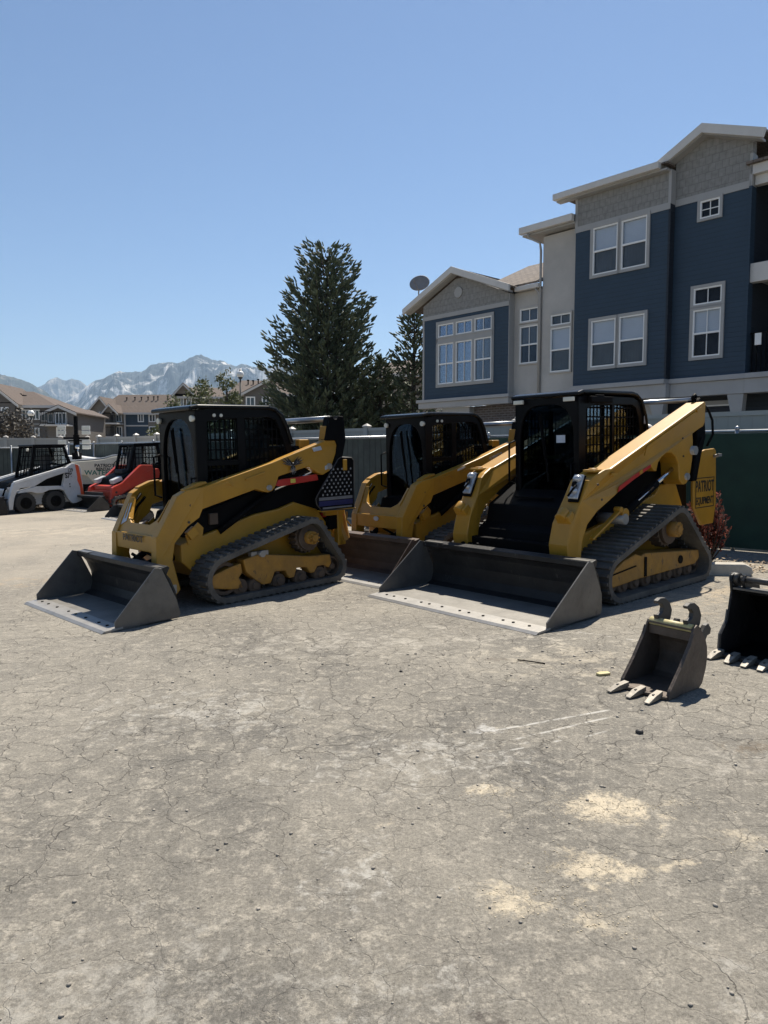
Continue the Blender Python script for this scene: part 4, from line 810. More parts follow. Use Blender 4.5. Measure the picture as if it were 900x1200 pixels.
def bucket(root, W, sp, back, lipf, mats, holes=8, tilt=0, edge_m='steel'):
    "W half width; sp side plate outline; back inner profile from floor front to top; lipf front x of cutting edge"
    mi, ms = mats; t_ = .014
    out = [(x, z) for x, z in back]; off = []
    for i, (x, z) in enumerate(out):
        a = Vector(out[max(i - 1, 0)]); b = Vector(out[min(i + 1, len(out) - 1)]); d = (b - a).normalized(); off.append((x - d.y * -t_ * -1, z + d.x * t_ * (1 if d.x < 0 else 1)))
    nrm = []
    for i in range(len(out)):
        a = Vector(out[max(i - 1, 0)]); b = Vector(out[min(i + 1, len(out) - 1)]); d = (b - a).normalized(); nrm.append(Vector((d.y, -d.x)))
    off = [(out[i][0] - nrm[i].x * t_, out[i][1] - nrm[i].y * t_) if True else None for i in range(len(out))]
    # outward must be away from the inside (inside lies forward/up)
    c_ = Vector(((out[0][0] + out[-1][0]) / 2, (out[0][1] + out[-1][1]) / 2 + .1))
    if (Vector(off[len(off) // 2]) - c_).length < (Vector(out[len(out) // 2]) - c_).length: off = [(2 * out[i][0] - off[i][0], 2 * out[i][1] - off[i][1]) for i in range(len(out))]
    mb = MB(); k = 3 if len(out) > 5 else 2
    mb.prism(out[k - 1:] + off[k - 1:][::-1], -W, W); bk = mb.build('bucket', mi, root)
    mb = MB(); mb.prism(out[:k] + off[:k][::-1], -W, W); mb.build('floor_plate', 'floor_steel', bk)
    for s_ in (1, -1):
        mb = MB(); y = s_ * W; mb.prism(sp, min(y, y + s_ * .014), max(y, y + s_ * .014)); o = mb.build('side_plate', ms, bk, .002)
        mb = MB(); a, b = Vector(sp[-1]), Vector(sp[-2]) if False else Vector(sp[-2])
        # stiffening strip along the sloping front edge and a curved wear plate at the lower front
        e0, e1 = Vector(sp[0]), Vector(sp[-1])
        mb = MB(); yo = y + s_ * .0145; pl = [sp[1], sp[2], (sp[2][0] - .10, sp[2][1] - .012), (sp[1][0] + (.55 * (sp[2][0] - sp[1][0])) , sp[1][1] + .30 * (sp[2][1] - sp[1][1])), (sp[1][0] - .14, sp[1][1])]
        mb.prism(pl, min(yo, yo + s_ * .008), max(yo, yo + s_ * .008)); mb.build('edge_plate', ms, o)
    fx, fz = out[0]
    mb = MB(); mb.prism([(lipf, .002), (lipf - .03, .022), (lipf - .20, .030), (lipf - .20, .006)], -W - .02, W + .02); ce = mb.build('cutting_edge', edge_m, bk, .002)
    mb = MB()
    for i in range(holes):
        y = -W + .12 + (2 * W - .24) * i / (holes - 1); y += .03 * (1 if i % 3 == 0 else -1)
        mb.cyl((lipf - .13, y, .024), (lipf - .13, y, .0335), .014, n=10)
    mb.build('bolt_holes', 'blackm', ce)
    x, z = out[-1]; mb = MB(); mb.prism([(x - .05, z - .06), (x + .02, z - .035), (x + .02, z + .012), (x - .07, z + .03), (x - .09, z + .01)], -W, W); mb.build('top_rail', mi, bk, .004)
    mb = MB()
    for s_ in (1, -1):
        mb.box((x - .02, s_ * (W - .16), z + .018), (.085, .26, .012))
    mb.build('step_plate', ms, bk)
    cp = MB()
    for s_ in (.30, -.30, .42, -.42): cp.prism([(x - .09, z - .03), (x - .13, z + .01), (x - .26, .34), (x - .30, .12), (x - .20, .09), (x - .165, .26)], s_ - .012, s_ + .012)
    cp.box((x - .19, 0, .33), (.05, 1.0, .28)); cp.cyl((x - .26, -.5, .17), (x - .26, .5, .17), .028); cp.build('coupler', 'dark_steel', bk)
    return bk
def sup(cx, cz, hx, hz, e, n=32, arch=1):
    p = []
    for k in range(n):
        a = math.tau * k / n; c, s_ = math.cos(a), math.sin(a); ex = e if s_ > 0 else 6
        p.append((cx + hx * math.copysign(abs(c) ** (2 / ex), c), cz + hz * math.copysign(abs(s_) ** (2 / ex), s_)))
    return p
def rect_at(cx, cz, hx, hz, n=32): return sup(cx, cz, hx, hz, 60, n)
def yz(mb_pts): return mb_pts
def cab(root, xf, xr, w, zb, zt, front, wins, rearprof, lamps, style):
    fr = MB()
    # front frame built in XZ then turned to face forward
    n0 = len(fr.v); cz = (zb + zt) / 2; fr.ring(sup(0, cz, w, (zt - zb) / 2, 60), sup(0, front[1], front[0], front[2], front[3]), xf - .05, xf)
    for i in range(n0, len(fr.v)): x, y, z = fr.v[i]; fr.v[i] = (y, x, z)
    fr.f = [f[::-1] for f in fr.f]
    side = rearprof; cb_ = None
    for s_ in (1, -1):
        y0, y1 = (w - .03, w) if s_ > 0 else (-w, -w + .03)
        fr.ring(side[0], side[1], y0, y1)
    cbo = fr.build('cab_frame', 'black', root, .008)
    dv = MB()
    for s_ in (1, -1):
        for (xa, za, xb, zb2, wd) in wins: dv.bar((xa, s_ * (w - .018), za), (xb, s_ * (w - .018), zb2), .03, wd)
    dv.build('window_pillar', 'black', cbo)
    G = MB()
    for s_ in (1, -1): G.prism(side[1], s_ * (w - .075) - .002, s_ * (w - .075) + .002)
    G.build('side_glass', 'cabglass', cbo)
    # guard mesh inside the side windows
    gm = MB(); xs_ = [p[0] for p in side[1]]; zs_ = [p[1] for p in side[1]]; poly = side[1]
    def span(c, ax):
        hit = []
        for (a, b) in zip(poly, poly[1:] + poly[:1]):
            if (a[ax] - c) * (b[ax] - c) < 0: t_ = (c - a[ax]) / (b[ax] - a[ax]); hit.append(a[1 - ax] + (b[1 - ax] - a[1 - ax]) * t_)
        return (min(hit), max(hit)) if len(hit) > 1 else None
    for s_ in (1, -1):
        yy = s_ * (w - .034); c = min(xs_) + .02
        while c < max(xs_):
            h_ = span(c, 0); 
            if h_: gm.box((c, yy, sum(h_) / 2), (.013, .010, h_[1] - h_[0]))
            c += style['gx']
        c = min(zs_) + .03
        while c < max(zs_):
            h_ = span(c, 1)
            if h_: gm.box((sum(h_) / 2, yy, c), (h_[1] - h_[0], .010, .012))
            c += style['gz']
    gm.build('window_guard', 'blackm', cbo)
    G = MB(); n0 = len(G.v); G.prism(sup(0, front[1], front[0] + .01, front[2] + .01, front[3]), xf - .03, xf - .024)
    for i in range(n0, len(G.v)): x, y, z = G.v[i]; G.v[i] = (y, x, z)
    G.f = [f[::-1] for f in G.f]; G.build('front_door_glass', 'doorglass', cbo)
    wp = MB(); wp.bar((xf + .02, .05, front[1] - front[2] * .55), (xf + .02, -.05, front[1] + front[2] * .82), .018, .012); wp.bar((xf + .03, .02, front[1] - front[2] * .1), (xf + .03, -.06, front[1] + front[2] * .78), .03, .01); wp.build('wiper', 'blackm', cbo)
    hd = MB()
    hd.tube([(xf + .0, -w - .01, front[1] + .15), (xf + .07, -w - .03, front[1] + .12), (xf + .07, -w - .03, front[1] - .3), (xf, -w - .01, front[1] - .33)], .012, 6); hd.tube([(xf, w * .84, front[1] - .1), (xf + .04, w * .84, front[1] - .1), (xf + .04, w * .84, front[1] - .3), (xf, w * .84, front[1] - .3)], .011, 6); hd.build('grab_handle', 'blackm', cbo)
    # roof: curved shell
    rp = style['roof']; low = [(x + (.045 if k > len(rp) - 4 else 0), z - (.02 if k > len(rp) - 4 else .045)) for k, (x, z) in enumerate(rp) if k > 1]; rf = MB(); rf.prism(rp + low[::-1], -w - .03, w + .03); ro = rf.build('roof', 'roof', cbo, .018, 3)
    rb = MB(); rb.box(((xf + xr) / 2 - .05, 0, rp[2][1] + .012), ((xf - xr) * .6, w * 1.0, .02)); rb.build('roof_hatch', 'roof', ro, .01)
    if style.get('lampbox'):
        for s_ in (1, -1):
            l = MB(); l.box((rp[0][0] + .005, s_ * (w - .09), rp[0][1] - .03), (.03, .13, .045)); l.build('work_lamp', 'lamp', cbo, .006)
        l = MB(); l.box((.30, w + .045, zt - .035), (.40, .05, .065)); l.box((.32, w + .04, zt + .0), (.14, .05, .03)); l.build('side_lamp', 'blackm', cbo, .006)
    else:
        for s_ in (1, -1):
            l = MB(); l.cyl((xf + .0, s_ * (w - .035), zt - .09), (xf + .035, s_ * (w - .035), zt - .09), .032, n=16); l.build('work_lamp', 'lamp', cbo)
        for dx in (0, .085):
            l = MB(); l.cyl((xf - .22 - dx, w - .002, zt - .055), (xf - .22 - dx, w + .014, zt - .055), .018, n=12); l.build('side_lamp', 'lamp', cbo)
    # interior: back wall, seat, consoles, levers, headrest
    it = MB(); it.box((xr + .1, 0, (zb + zt) / 2 - .25), (.04, 2 * w - .1, zt - zb - .5)); it.box((.1, 0, zb + .03), (xf - xr - .1, 2 * w - .08, .04)); it.build('cab_interior', 'blackm', cbo)
    se = MB(); se.box((-.05, 0, zb + .42), (.46, .44, .12)); se.box((-.27, 0, zb + .70), (.12, .42, .5), Matrix.Rotation(R(-8), 3, 'Y')); se.box((-.31, 0, zb + 1.0), (.08, .24, .14)); se.build('seat', 'seat', cbo, .03)
    cn = MB()
    for s_ in (1, -1): cn.box((.12, s_ * (w - .12), zb + .5), (.42, .11, .1)); cn.cyl((.25, s_ * (w - .13), zb + .52), (.29, s_ * (w - .13), zb + .72), .014); cn.sphere((.29, s_ * (w - .13), zb + .74), .03, 8, 6)
    cn.box((xf - .15, w - .12, zb + .75), (.05, .1, .16)); cn.build('console', 'blackm', cbo, .01)
    ld = MB(); ld.box((xf - .2, -.05, zb + .62), (.006, .16, .035)); ld.build('cab_label', 'sticker', cbo)
    return cbo

def rows_of_bolts(par, pts, y, s_, r=.011):
    for x, z in pts:
        mb = MB(); mb.cyl((x, y, z), (x, y + s_ * .009, z), r, n=6, smooth=False); mb.build('bolt', 'dark_steel', par)
# shared shape data of the two smaller machines
TA = [(.66, .26, .26), (-.79, .20, .19), (-.47, .57, .235)]
armA = [(1.049, 1.131), (.95, 1.185), (.789, 1.21), (-.09, 1.432), (-.60, 1.592), (-.80, 1.655), (-.83, 1.83), (-.93, 1.84), (-1.0, 1.655), (-1.018, 1.604), (-.874, 1.308), (-.763, 1.263), (-.70, 1.29), (-.567, 1.368), (-.16, 1.273), (-.135, 1.21), (-.109, 1.159), (-.07, 1.12), (-.019, 1.105), (.04, 1.115), (.148, 1.149), (.80, .984), (.837, .90), (.961, .818), (1.096, .659), (1.125, .489), (1.09, .33), (1.06, .19), (1.10, .14), (1.16, .17), (1.22, .27), (1.291, .454), (1.277, .721)]
shA = lambda x, z: -max(0, min(1, (x - .75) / .5)) * .10 + max(0, min(1, (-x - .3) / .5)) * .04
def loader_small(root, variant):
    v = variant
    for s_ in (1, -1):
        track(root, TA, .45, .79, s_, .088, True, [[(.90, .20), (.86, .30), (.60, .375), (.47, .40), (.455, .30), (.50, .25), (.44, .13), (.60, .14)], [(.44, .43), (.24, .465), (-.45, .36), (-.752, .345), (-.77, .24), (-.725, .19), (-.66, .23), (-.56, .23), (-.51, .165), (-.45, .165), (-.40, .24), (-.26, .25), (-.22, .15), (-.15, .15), (-.10, .24), (.04, .25), (.10, .13), (.20, .13), (.36, .25), (.41, .30)]],
              [(.47, .145, .085), (.29, .13, .075), (-.03, .135, .08), (-.33, .135, .08), (-.61, .135, .08)], (-.47, .57, .185), [(.66, .26, .20), (-.79, .20, .135)], (.60, .745))
        gf = MB(); yy = s_ * .76; gf.cyl((.22, s_ * .72, .47), (.22, s_ * .79, .47), .035, n=16); gf.box((.22, s_ * .70, .47), (.22, .06, .05)); gf.build('grease_fitting', 'steel', root)
    hb_ = MB(); hb_.prism([(.80, .26), (1.0, .45), (1.0, .63), (.09, .865), (-.25, .90), (-.465, .963), (-.80, .855), (-1.05, .56), (-1.02, .30), (-.85, .24)], -.47, .47); hb_.build('chassis', 'yellow', root, .015)
    bk = MB(); bk.prism([(.86, .67), (.78, .92), (-.50, 1.28), (-.95, 1.36), (-1.02, 1.2), (-.95, .75), (-.45, .95), (-.2, .89), (.1, .85)], -.435, .435); bk.build('engine_cover', 'blackm', root, .02)
    bt = MB(); bt.box((.60, .45, .86), (.10, .04, .12)); bt.build('side_box', 'rust' if not v else 'blackm', root, .006)
    arms = []
    for s_ in (1, -1):
        mb = MB(); sh = (lambda x, z: shA(x, z)) if s_ > 0 else (lambda x, z: -shA(x, z))
        a, b = (.49, .60) if s_ > 0 else (-.60, -.49); mb.prism(armA, a, b, sh); ar = mb.build('lift_arm', 'yellow', root, .008); arms.append(ar)
        yo = s_ * .60
        mb = MB(); mb.cyl((-.02, s_ * .5, 1.155), (-.02, s_ * .625, 1.155), .03, n=16); mb.cyl((1.12, s_ * .38, .20), (1.12, s_ * .53, .20), .045, n=18); mb.cyl((-.86, s_ * .5, 1.36), (-.86, s_ * .66, 1.36), .035, n=16); mb.build('pivot_pin', 'steel', ar)
        mb = MB(); mb.bar((.80, s_ * .585, 1.175), (.50, s_ * .603, 1.235), .02, .018); mb.bar((.50, s_ * .603, 1.235), (.44, s_ * .603, 1.21), .02, .015); mb.bar((.28, s_ * .602, 1.26), (.03, s_ * .606, 1.325), .02, .018); mb.build('weld_bead', 'yellow', ar)
        mb = MB(); mb.prism([(.955, 1.165), (.80, 1.213), (.70, 1.238), (.72, 1.262), (.82, 1.25), (.97, 1.19)], s_ * .545 - .045, s_ * .545 + .045, (lambda x, z: -.05 * s_)); mb.build('arm_cap', 'yellow', ar, .006)
        mb = MB(); mb.tube([(1.17, s_ * .45, .75), (1.05, s_ * .44, 1.0), (.95, s_ * .44, 1.12)], .015, 6); mb.tube([(1.14, s_ * .45, .72), (1.0, s_ * .44, .98), (.9, s_ * .44, 1.08)], .013, 6); mb.build('hydraulic_hose', 'blackm', ar)
        for k, (x, z) in enumerate([(.925, 1.03), (.90, .995), (.95, .86)]):
            if s_ > 0: mb = MB(); mb.cyl((x, .56, z), (x, .571 + .0, z), .013, n=8); mb.build('bolt', 'dark_steel', ar)
        # rear link tower
        mb = MB(); mb.prism([(-.80, 1.66), (-.86, 1.93), (-.92, 1.95), (-.955, 1.91), (-.985, 1.91), (-1.02, 1.95), (-1.10, 1.94), (-1.12, 1.66), (-1.05, 1.42), (-.98, 1.30), (-.92, 1.28), (-.985, 1.60), (-.96, 1.66)], s_ * .61 - .05, s_ * .61 + .05); mb.prism([(-.95, 1.42), (-1.06, 1.42), (-1.06, .6), (-.93, .6)], s_ * .5 - .04, s_ * .5 + .04); mb.build('rear_link', 'blackm', root, .012)
        mb = MB(); mb.cyl((.55, s_ * .47, .72), (-.15, s_ * .50, 1.12), .035, n=12); mb.build('lift_cylinder', 'blackm', root)
        mb = MB(); mb.cyl((-.15, s_ * .50, 1.12), (-.75, s_ * .51, 1.30), .02, n=12); mb.build('cylinder_rod', 'chrome', root)
        mb = MB(); mb.prism([(-.12, 1.175), (-.16, 1.235), (-.716, 1.275), (-.735, 1.205), (-.18, 1.160)], s_ * .575 - .02, s_ * .575 + .02); br = mb.build('arm_brace', 'red', root, .005)
        mb = MB(); mb.box((-.36, s_ * .5965, 1.215), (.07, .002, .045)); mb.build('brace_sticker', 'sticker', br)
        mb = MB(); mb.prism([(.92, .62), (.76, .66), (.74, .78), (.80, .84), (.95, .72)], s_ * .47, s_ * .485); mb.build('side_bracket', 'yellow', root)
        mb = MB(); mb.box((.885, s_ * .50, .74), (.11, .06, .10), Matrix.Rotation(R(35), 3, 'Y')); mb.build('step_bracket', 'yellow', root, .008)
    # crossmember with the U-shaped step opening
    up = Vector((-.42, 0, .80)).normalized(); X0, Z0 = 1.245, .735
    def P3(y, h): return (X0 + up.x * h, y, Z0 + up.z * h)
    U = [(-.50, 0), (.50, 0), (.51, .44), (.44, .44), (.38, .30), (.30, .17), (.20, .115), (-.20, .115), (-.30, .17), (-.38, .30), (-.44, .44), (-.51, .44)]
    mb = MB(); mb.ext([P3(*p) for p in U], (-.05, 0, -.025)); mb.box((1.235, 0, .655), (.07, .99, .17)); cm = mb.build('arm_crossmember', 'yellow', root, .008)
    mb = MB()
    for s_ in (1, -1): mb.prism([(1.29, .45), (1.275, .74), (1.20, .74), (1.15, .60), (1.20, .40)], s_ * .46 - .03, s_ * .46 + .03); mb.bar(P3(s_ * .34, .15), P3(s_ * .40, .40), .05, .012)
    mb.build('gusset', 'yellow', cm, .006)
    mb = MB(); mb.cyl((1.10, -.50, .20), (1.10, .50, .20), .03); mb.box((1.15, 0, .34), (.05, .8, .12)); mb.tube([(1.2, -.2, .5), (1.15, 0, .42), (1.05, .2, .5)], .018, 6); mb.tube([(1.2, .05, .56), (1.1, .25, .45), (1.0, .3, .6)], .014, 6); mb.cyl((.9, -.3, .55), (1.15, -.3, .4), .035); mb.cyl((.9, .3, .55), (1.15, .3, .4), .035); mb.build('coupler_frame', 'blackm', root)
    mb = MB(); mb.cyl((-.94, -.6, 1.915), (-.94, .6, 1.915), .035, n=14); mb.build('rear_cross_tube', 'metal_lt', root)
    # rear hood, frame
    mb = MB(); mb.prism([(-.55, 1.3), (-.62, 1.62), (-.80, 1.58), (-1.02, 1.35), (-1.12, 1.2), (-1.15, .55), (-1.0, .5), (-.95, 1.1)], -.40, .40); mb.build('rear_hood', 'blackm', root, .02)
    mb = MB(); mb.box((-.70, .36, 1.60), (.16, .08, .16)); mb.box((-1.10, .50, .62), (.10, .10, .44)); mb.box((-1.10, -.50, .62), (.10, .10, .44)); mb.box((-1.13, 0, .46), (.10, 1.1, .12)); mb.build('rear_frame', 'yellow', root, .012)
    F = .72
    side_o = [(.72, .80), (.72, 1.99), (.40, 2.02), (-.22, 2.02), (-.37, 1.96), (-.47, 1.78), (-.55, 1.50), (-.56, 1.10), (-.56, .95), (.2, .80)]
    side_i = [(.60, 1.22), (.585, 1.88), (.40, 1.91), (-.20, 1.935), (-.30, 1.91), (-.37, 1.78), (-.45, 1.52), (-.48, 1.40), (-.46, 1.34), (.2, 1.22)]
    c_ = cab(root, F, -.56, .385, .80, 2.0, (.325, 1.39, .53, 2.7), [(.165, 1.22, .165, 1.93, .09), (.59, 1.44, .165, 1.44, .05)], (side_o, side_i), None,
             {'roof': [(.80, 1.99), (.80, 2.035), (.70, 2.055), (-.20, 2.062), (-.30, 2.04), (-.40, 1.965), (-.47, 1.84), (-.54, 1.64)], 'gx': .062, 'gz': .11})
    return arms, c_, cm
ma = on_ground('track_loader', -1.676, 8.364, 225); tag(ma, 'nearest yellow track loader, with a starred black rear door and grey bucket', 'loader', 'yellow track loaders')
arms, cb_, cm = loader_small(ma, 0)
bkt = bucket(ma, .93, [(1.30, .05), (1.32, .012), (1.94, .012), (1.94, .085), (1.535, .515), (1.47, .50), (1.33, .18)], [(1.95, .022), (1.70, .022), (1.44, .024), (1.36, .06), (1.335, .14), (1.345, .26), (1.39, .38), (1.47, .485)], 2.07, ('bucket', 'bucket_side'))
# decals of the near arm: spread-wing emblem, lettering on the crossmember
e = MB(); ec = Vector((-.33, .6415, 1.405))
def feather(mb, a, ln, wd, cx=0, cz=0): 
    a = R(a); d = Vector((math.cos(a), 0, math.sin(a))); p = Vector((-d.z, 0, d.x)); s0 = ec + Vector((cx, 0, cz)); mb.ext([s0 - p * wd, s0 + d * ln * .5 - p * wd * 1.3, s0 + d * ln, s0 + d * ln * .5 + p * wd, s0 + p * wd], (0, .002, 0))
for a, l_ in ((20, .17), (33, .16), (48, .13), (8, .15), (160, .17), (147, .16), (132, .13), (172, .15)): feather(e, a, l_, .009, .0, -.01)
for a in (-60, -75, -90, -105, -120): feather(e, a, .085, .008)
e.sphere((ec.x, ec.y, ec.z), .018, 8, 6); e.build('wing_emblem', 'decal_k', arms[0])
e = MB()
for a, l_ in ((14, .15), (27, .155), (40, .13), (166, .15), (153, .155), (140, .13), (-67, .09), (-82, .1), (-98, .1), (-113, .09), (-50, .08), (-130, .08)): feather(e, a, l_, .0035, 0, -.02)
e.build('wing_emblem', 'decal_w', arms[0])
mb = MB(); mb.prism([(-.62, 1.575), (-.74, 1.60), (-.76, 1.555), (-.64, 1.535)], .6345, .6425); mb.prism([(-.80, 1.32), (-.90, 1.345), (-.89, 1.385), (-.80, 1.365)], .6345, .6425); mb.build('arm_label', 'decal_pale', arms[0])
an = math.atan2(.80, .42)
t_ = text('lettering', 'PATRIOT', (1.283, 0, .69), (R(90), 0, R(90)), .095, 'decal_k', cm, 1.15, .001, bold=.002)
mb = MB(); 
upv = Vector((-.42, 0, .80)).normalized(); q = [Vector((1.245, 0, .735)) + upv * h_ + Vector((0, y_, 0)) + Vector((.80, 0, .42)).normalized() * .004 for y_, h_ in ((-.41, .07), (-.31, .12), (-.36, .33), (-.43, .33))]; mb.ext(q, Vector((.80, 0, .42)).normalized() * .003); mb.build('pale_label', 'decal_pale', cm)
# swung-open rear door with stars and stripes pattern
mb = MB(); dp = [(-.985, 1.44), (-1.03, 1.461), (-1.20, 1.45), (-1.233, 1.42), (-1.224, .835), (-.71, .853), (-.64, .93), (-.629, .991), (-.66, 1.04)]
mb.prism(dp, .63, .66); rd = mb.build('rear_door', 'blackm', ma, .008)
ed = MB(); ed.tube([(x, .662, z) for x, z in dp + dp[:1]], .008, 5); ed.build('door_edge', 'dark_steel', rd)
st_ = MB(); rnd = random.Random(3)
for r_ in range(8):
    for c_i in range(7):
        x = -.74 - c_i * .068 - (r_ % 2) * .034; z = 1.03 + r_ * .042
        if x > -.655 - (z - 1.0) * .72 or x < -1.19: continue
        star = [(x + (.016 if k % 2 == 0 else .007) * math.cos(k * math.pi / 5 + 1.57), z + (.016 if k % 2 == 0 else .007) * math.sin(k * math.pi / 5 + 1.57)) for k in range(10)]; st_.prism(star, .66, .6625)
st_.build('star_pattern', 'decal_w', rd)
st_ = MB(); st_.box((-.94, .6612, .985), (.52, .0024, .035)); st_.box((-.96, .6612, .875), (.46, .0024, .02)); st_.build('pale_stripe', 'decal_g', rd)
st_ = MB(); st_.box((-.94, .6612, .93), (.53, .0024, .058)); st_.build('blue_stripe', 'decal_blue', rd)
mb = MB(); mb.box((-1.08, .675, 1.37), (.055, .02, .13)); mb.build('door_latch', 'yellow', rd, .004)
mb = MB(); mb.box((-.98, .62, .842), (.54, .09, .02)); mb.box((-1.02, .52, .80), (.3, .05, .06)); mb.build('door_sill', 'yellow', ma, .004)
mb = MB(); mb.bar((-1.05, .5, .80), (-1.18, .55, .45), .05, .05); mb.bar((-1.25, .4, .80), (-1.28, .45, .45), .05, .07); mb.tube([(-1.18, .58, .80), (-1.15, .6, .70), (-1.22, .6, .62)], .012, 6); mb.build('rear_strut', 'yellow_worn', ma, .005)
mb = MB(); mb.box((-1.05, .45, .775), (.34, .06, .05)); mb.build('rear_lamp_bar', 'red', ma, .005)

mc = on_ground('track_loader', .83, 10.0, 222, .97); tag(mc, 'middle yellow track loader standing between the two nearer ones, brown bucket on the ground', 'loader', 'yellow track loaders')
arms, cbc, cm = loader_small(mc, 1)
bucket(mc, .93, [(1.30, .05), (1.32, .012), (1.94, .012), (1.94, .085), (1.535, .515), (1.47, .50), (1.33, .18)], [(1.95, .022), (1.70, .022), (1.44, .024), (1.36, .06), (1.335, .14), (1.345, .26), (1.39, .38), (1.47, .485)], 2.07, ('bucket_brown', 'bucket_brown'))
text('model_number', '279D3', (-.40, .6445, 1.44), (R(90), R(-15.5), R(180)), .095, 'decal_w', arms[0], 1.1, .001, bold=.002)
mb = MB(); mb.prism([(.005 + .05 * math.cos(a * .5236), .0 + .03 * math.sin(a * .5236)) for a in range(12)], -.002, .002); o = mb.build('oval_badge', 'decal_pale', cm); o.rotation_euler = (0, 0, R(90)); o.location = (1.278, 0, .69)
mb = MB(); mb.bar((.35, .604, 1.29), (.20, .604, 1.33), .004, .025); mb.build('white_strip', 'lamp', arms[0])

# ---------------- the big machine on the right ----------------
mbg = on_ground('track_loader', 2.257, 8.315, 220.5); tag(mbg, 'largest yellow track loader on the right with wide dark bucket and slotted side windows', 'loader', 'yellow track loaders')
TB = [(.84, .25, .25), (-.83, .20, .20), (-.30, .63, .255)]
for s_ in (1, -1):
    track(mbg, TB, .62, 1.07, s_, .084, False, [[(.93, .16), (.93, .30), (.70, .405), (.48, .45), (.37, .42), (.30, .44), (-.84, .35), (-.86, .26), (-.76, .20), (.5, .185), (.62, .175)]],
          [(x, .145, .085) for x in (.62, .40, .18, -.04, -.26, -.48, -.70)], (-.30, .63, .205), [(.84, .25, .18), (-.83, .20, .14)], (.78, 1.0))
    mb = MB(); mb.cyl((-.42, s_ * .98, .29), (-.42, s_ * 1.012, .29), .045, n=12); mb.box((.30, s_ * 1.004, .30), (.04, .012, .2)); mb.bar((.92, s_ * 1.004, .29), (.48, s_ * 1.004, .33), .01, .012); mb.build('frame_boss', 'blackm', mbg)
mb = MB(); mb.prism([(.90, .30), (.96, .50), (.92, .645), (.30, .78), (-.55, .98), (-.66, 1.08), (-1.0, 1.10), (-1.18, .8), (-1.18, .4), (-.95, .28)], -.63, .63); mb.build('chassis', 'yellow', mbg, .015)
mb = MB(); mb.prism([(.98, .58), (.9, .92), (.5, 1.12), (-.40, 1.40), (-1.0, 1.55), (-1.15, 1.4), (-1.1, .9), (-.55, .95), (.3, .74)], -.58, .58); mb.build('engine_cover', 'blackm', mbg, .02)
armB = [(.927, 1.257), (.80, 1.31), (.72, 1.320), (-1.20, 2.015), (-1.235, 2.00), (-1.225, 1.78), (-1.18, 1.73), (-1.089, 1.704), (-.935, 1.648), (-.95, 1.55), (-.938, 1.356), (-.90, 1.22), (-.854, 1.134), (-.81, 1.09), (-.764, 1.082), (-.71, 1.09), (-.65, 1.144), (-.622, 1.321), (-.56, 1.40), (-.47, 1.445), (-.36, 1.445), (-.26, 1.40), (-.19, 1.345), (-.155, 1.252), (-.10, 1.27), (-.032, 1.320), (.30, 1.21), (.639, 1.043), (.90, .90), (1.02, .78), (1.08, .62), (1.10, .45), (1.07, .22), (1.12, .17), (1.20, .20), (1.28, .45), (1.30, .60), (1.24, .80), (1.10, 1.02), (1.0, 1.21)]
shB = lambda x, z: -max(0, min(1, (x - .75) / .45)) * .10
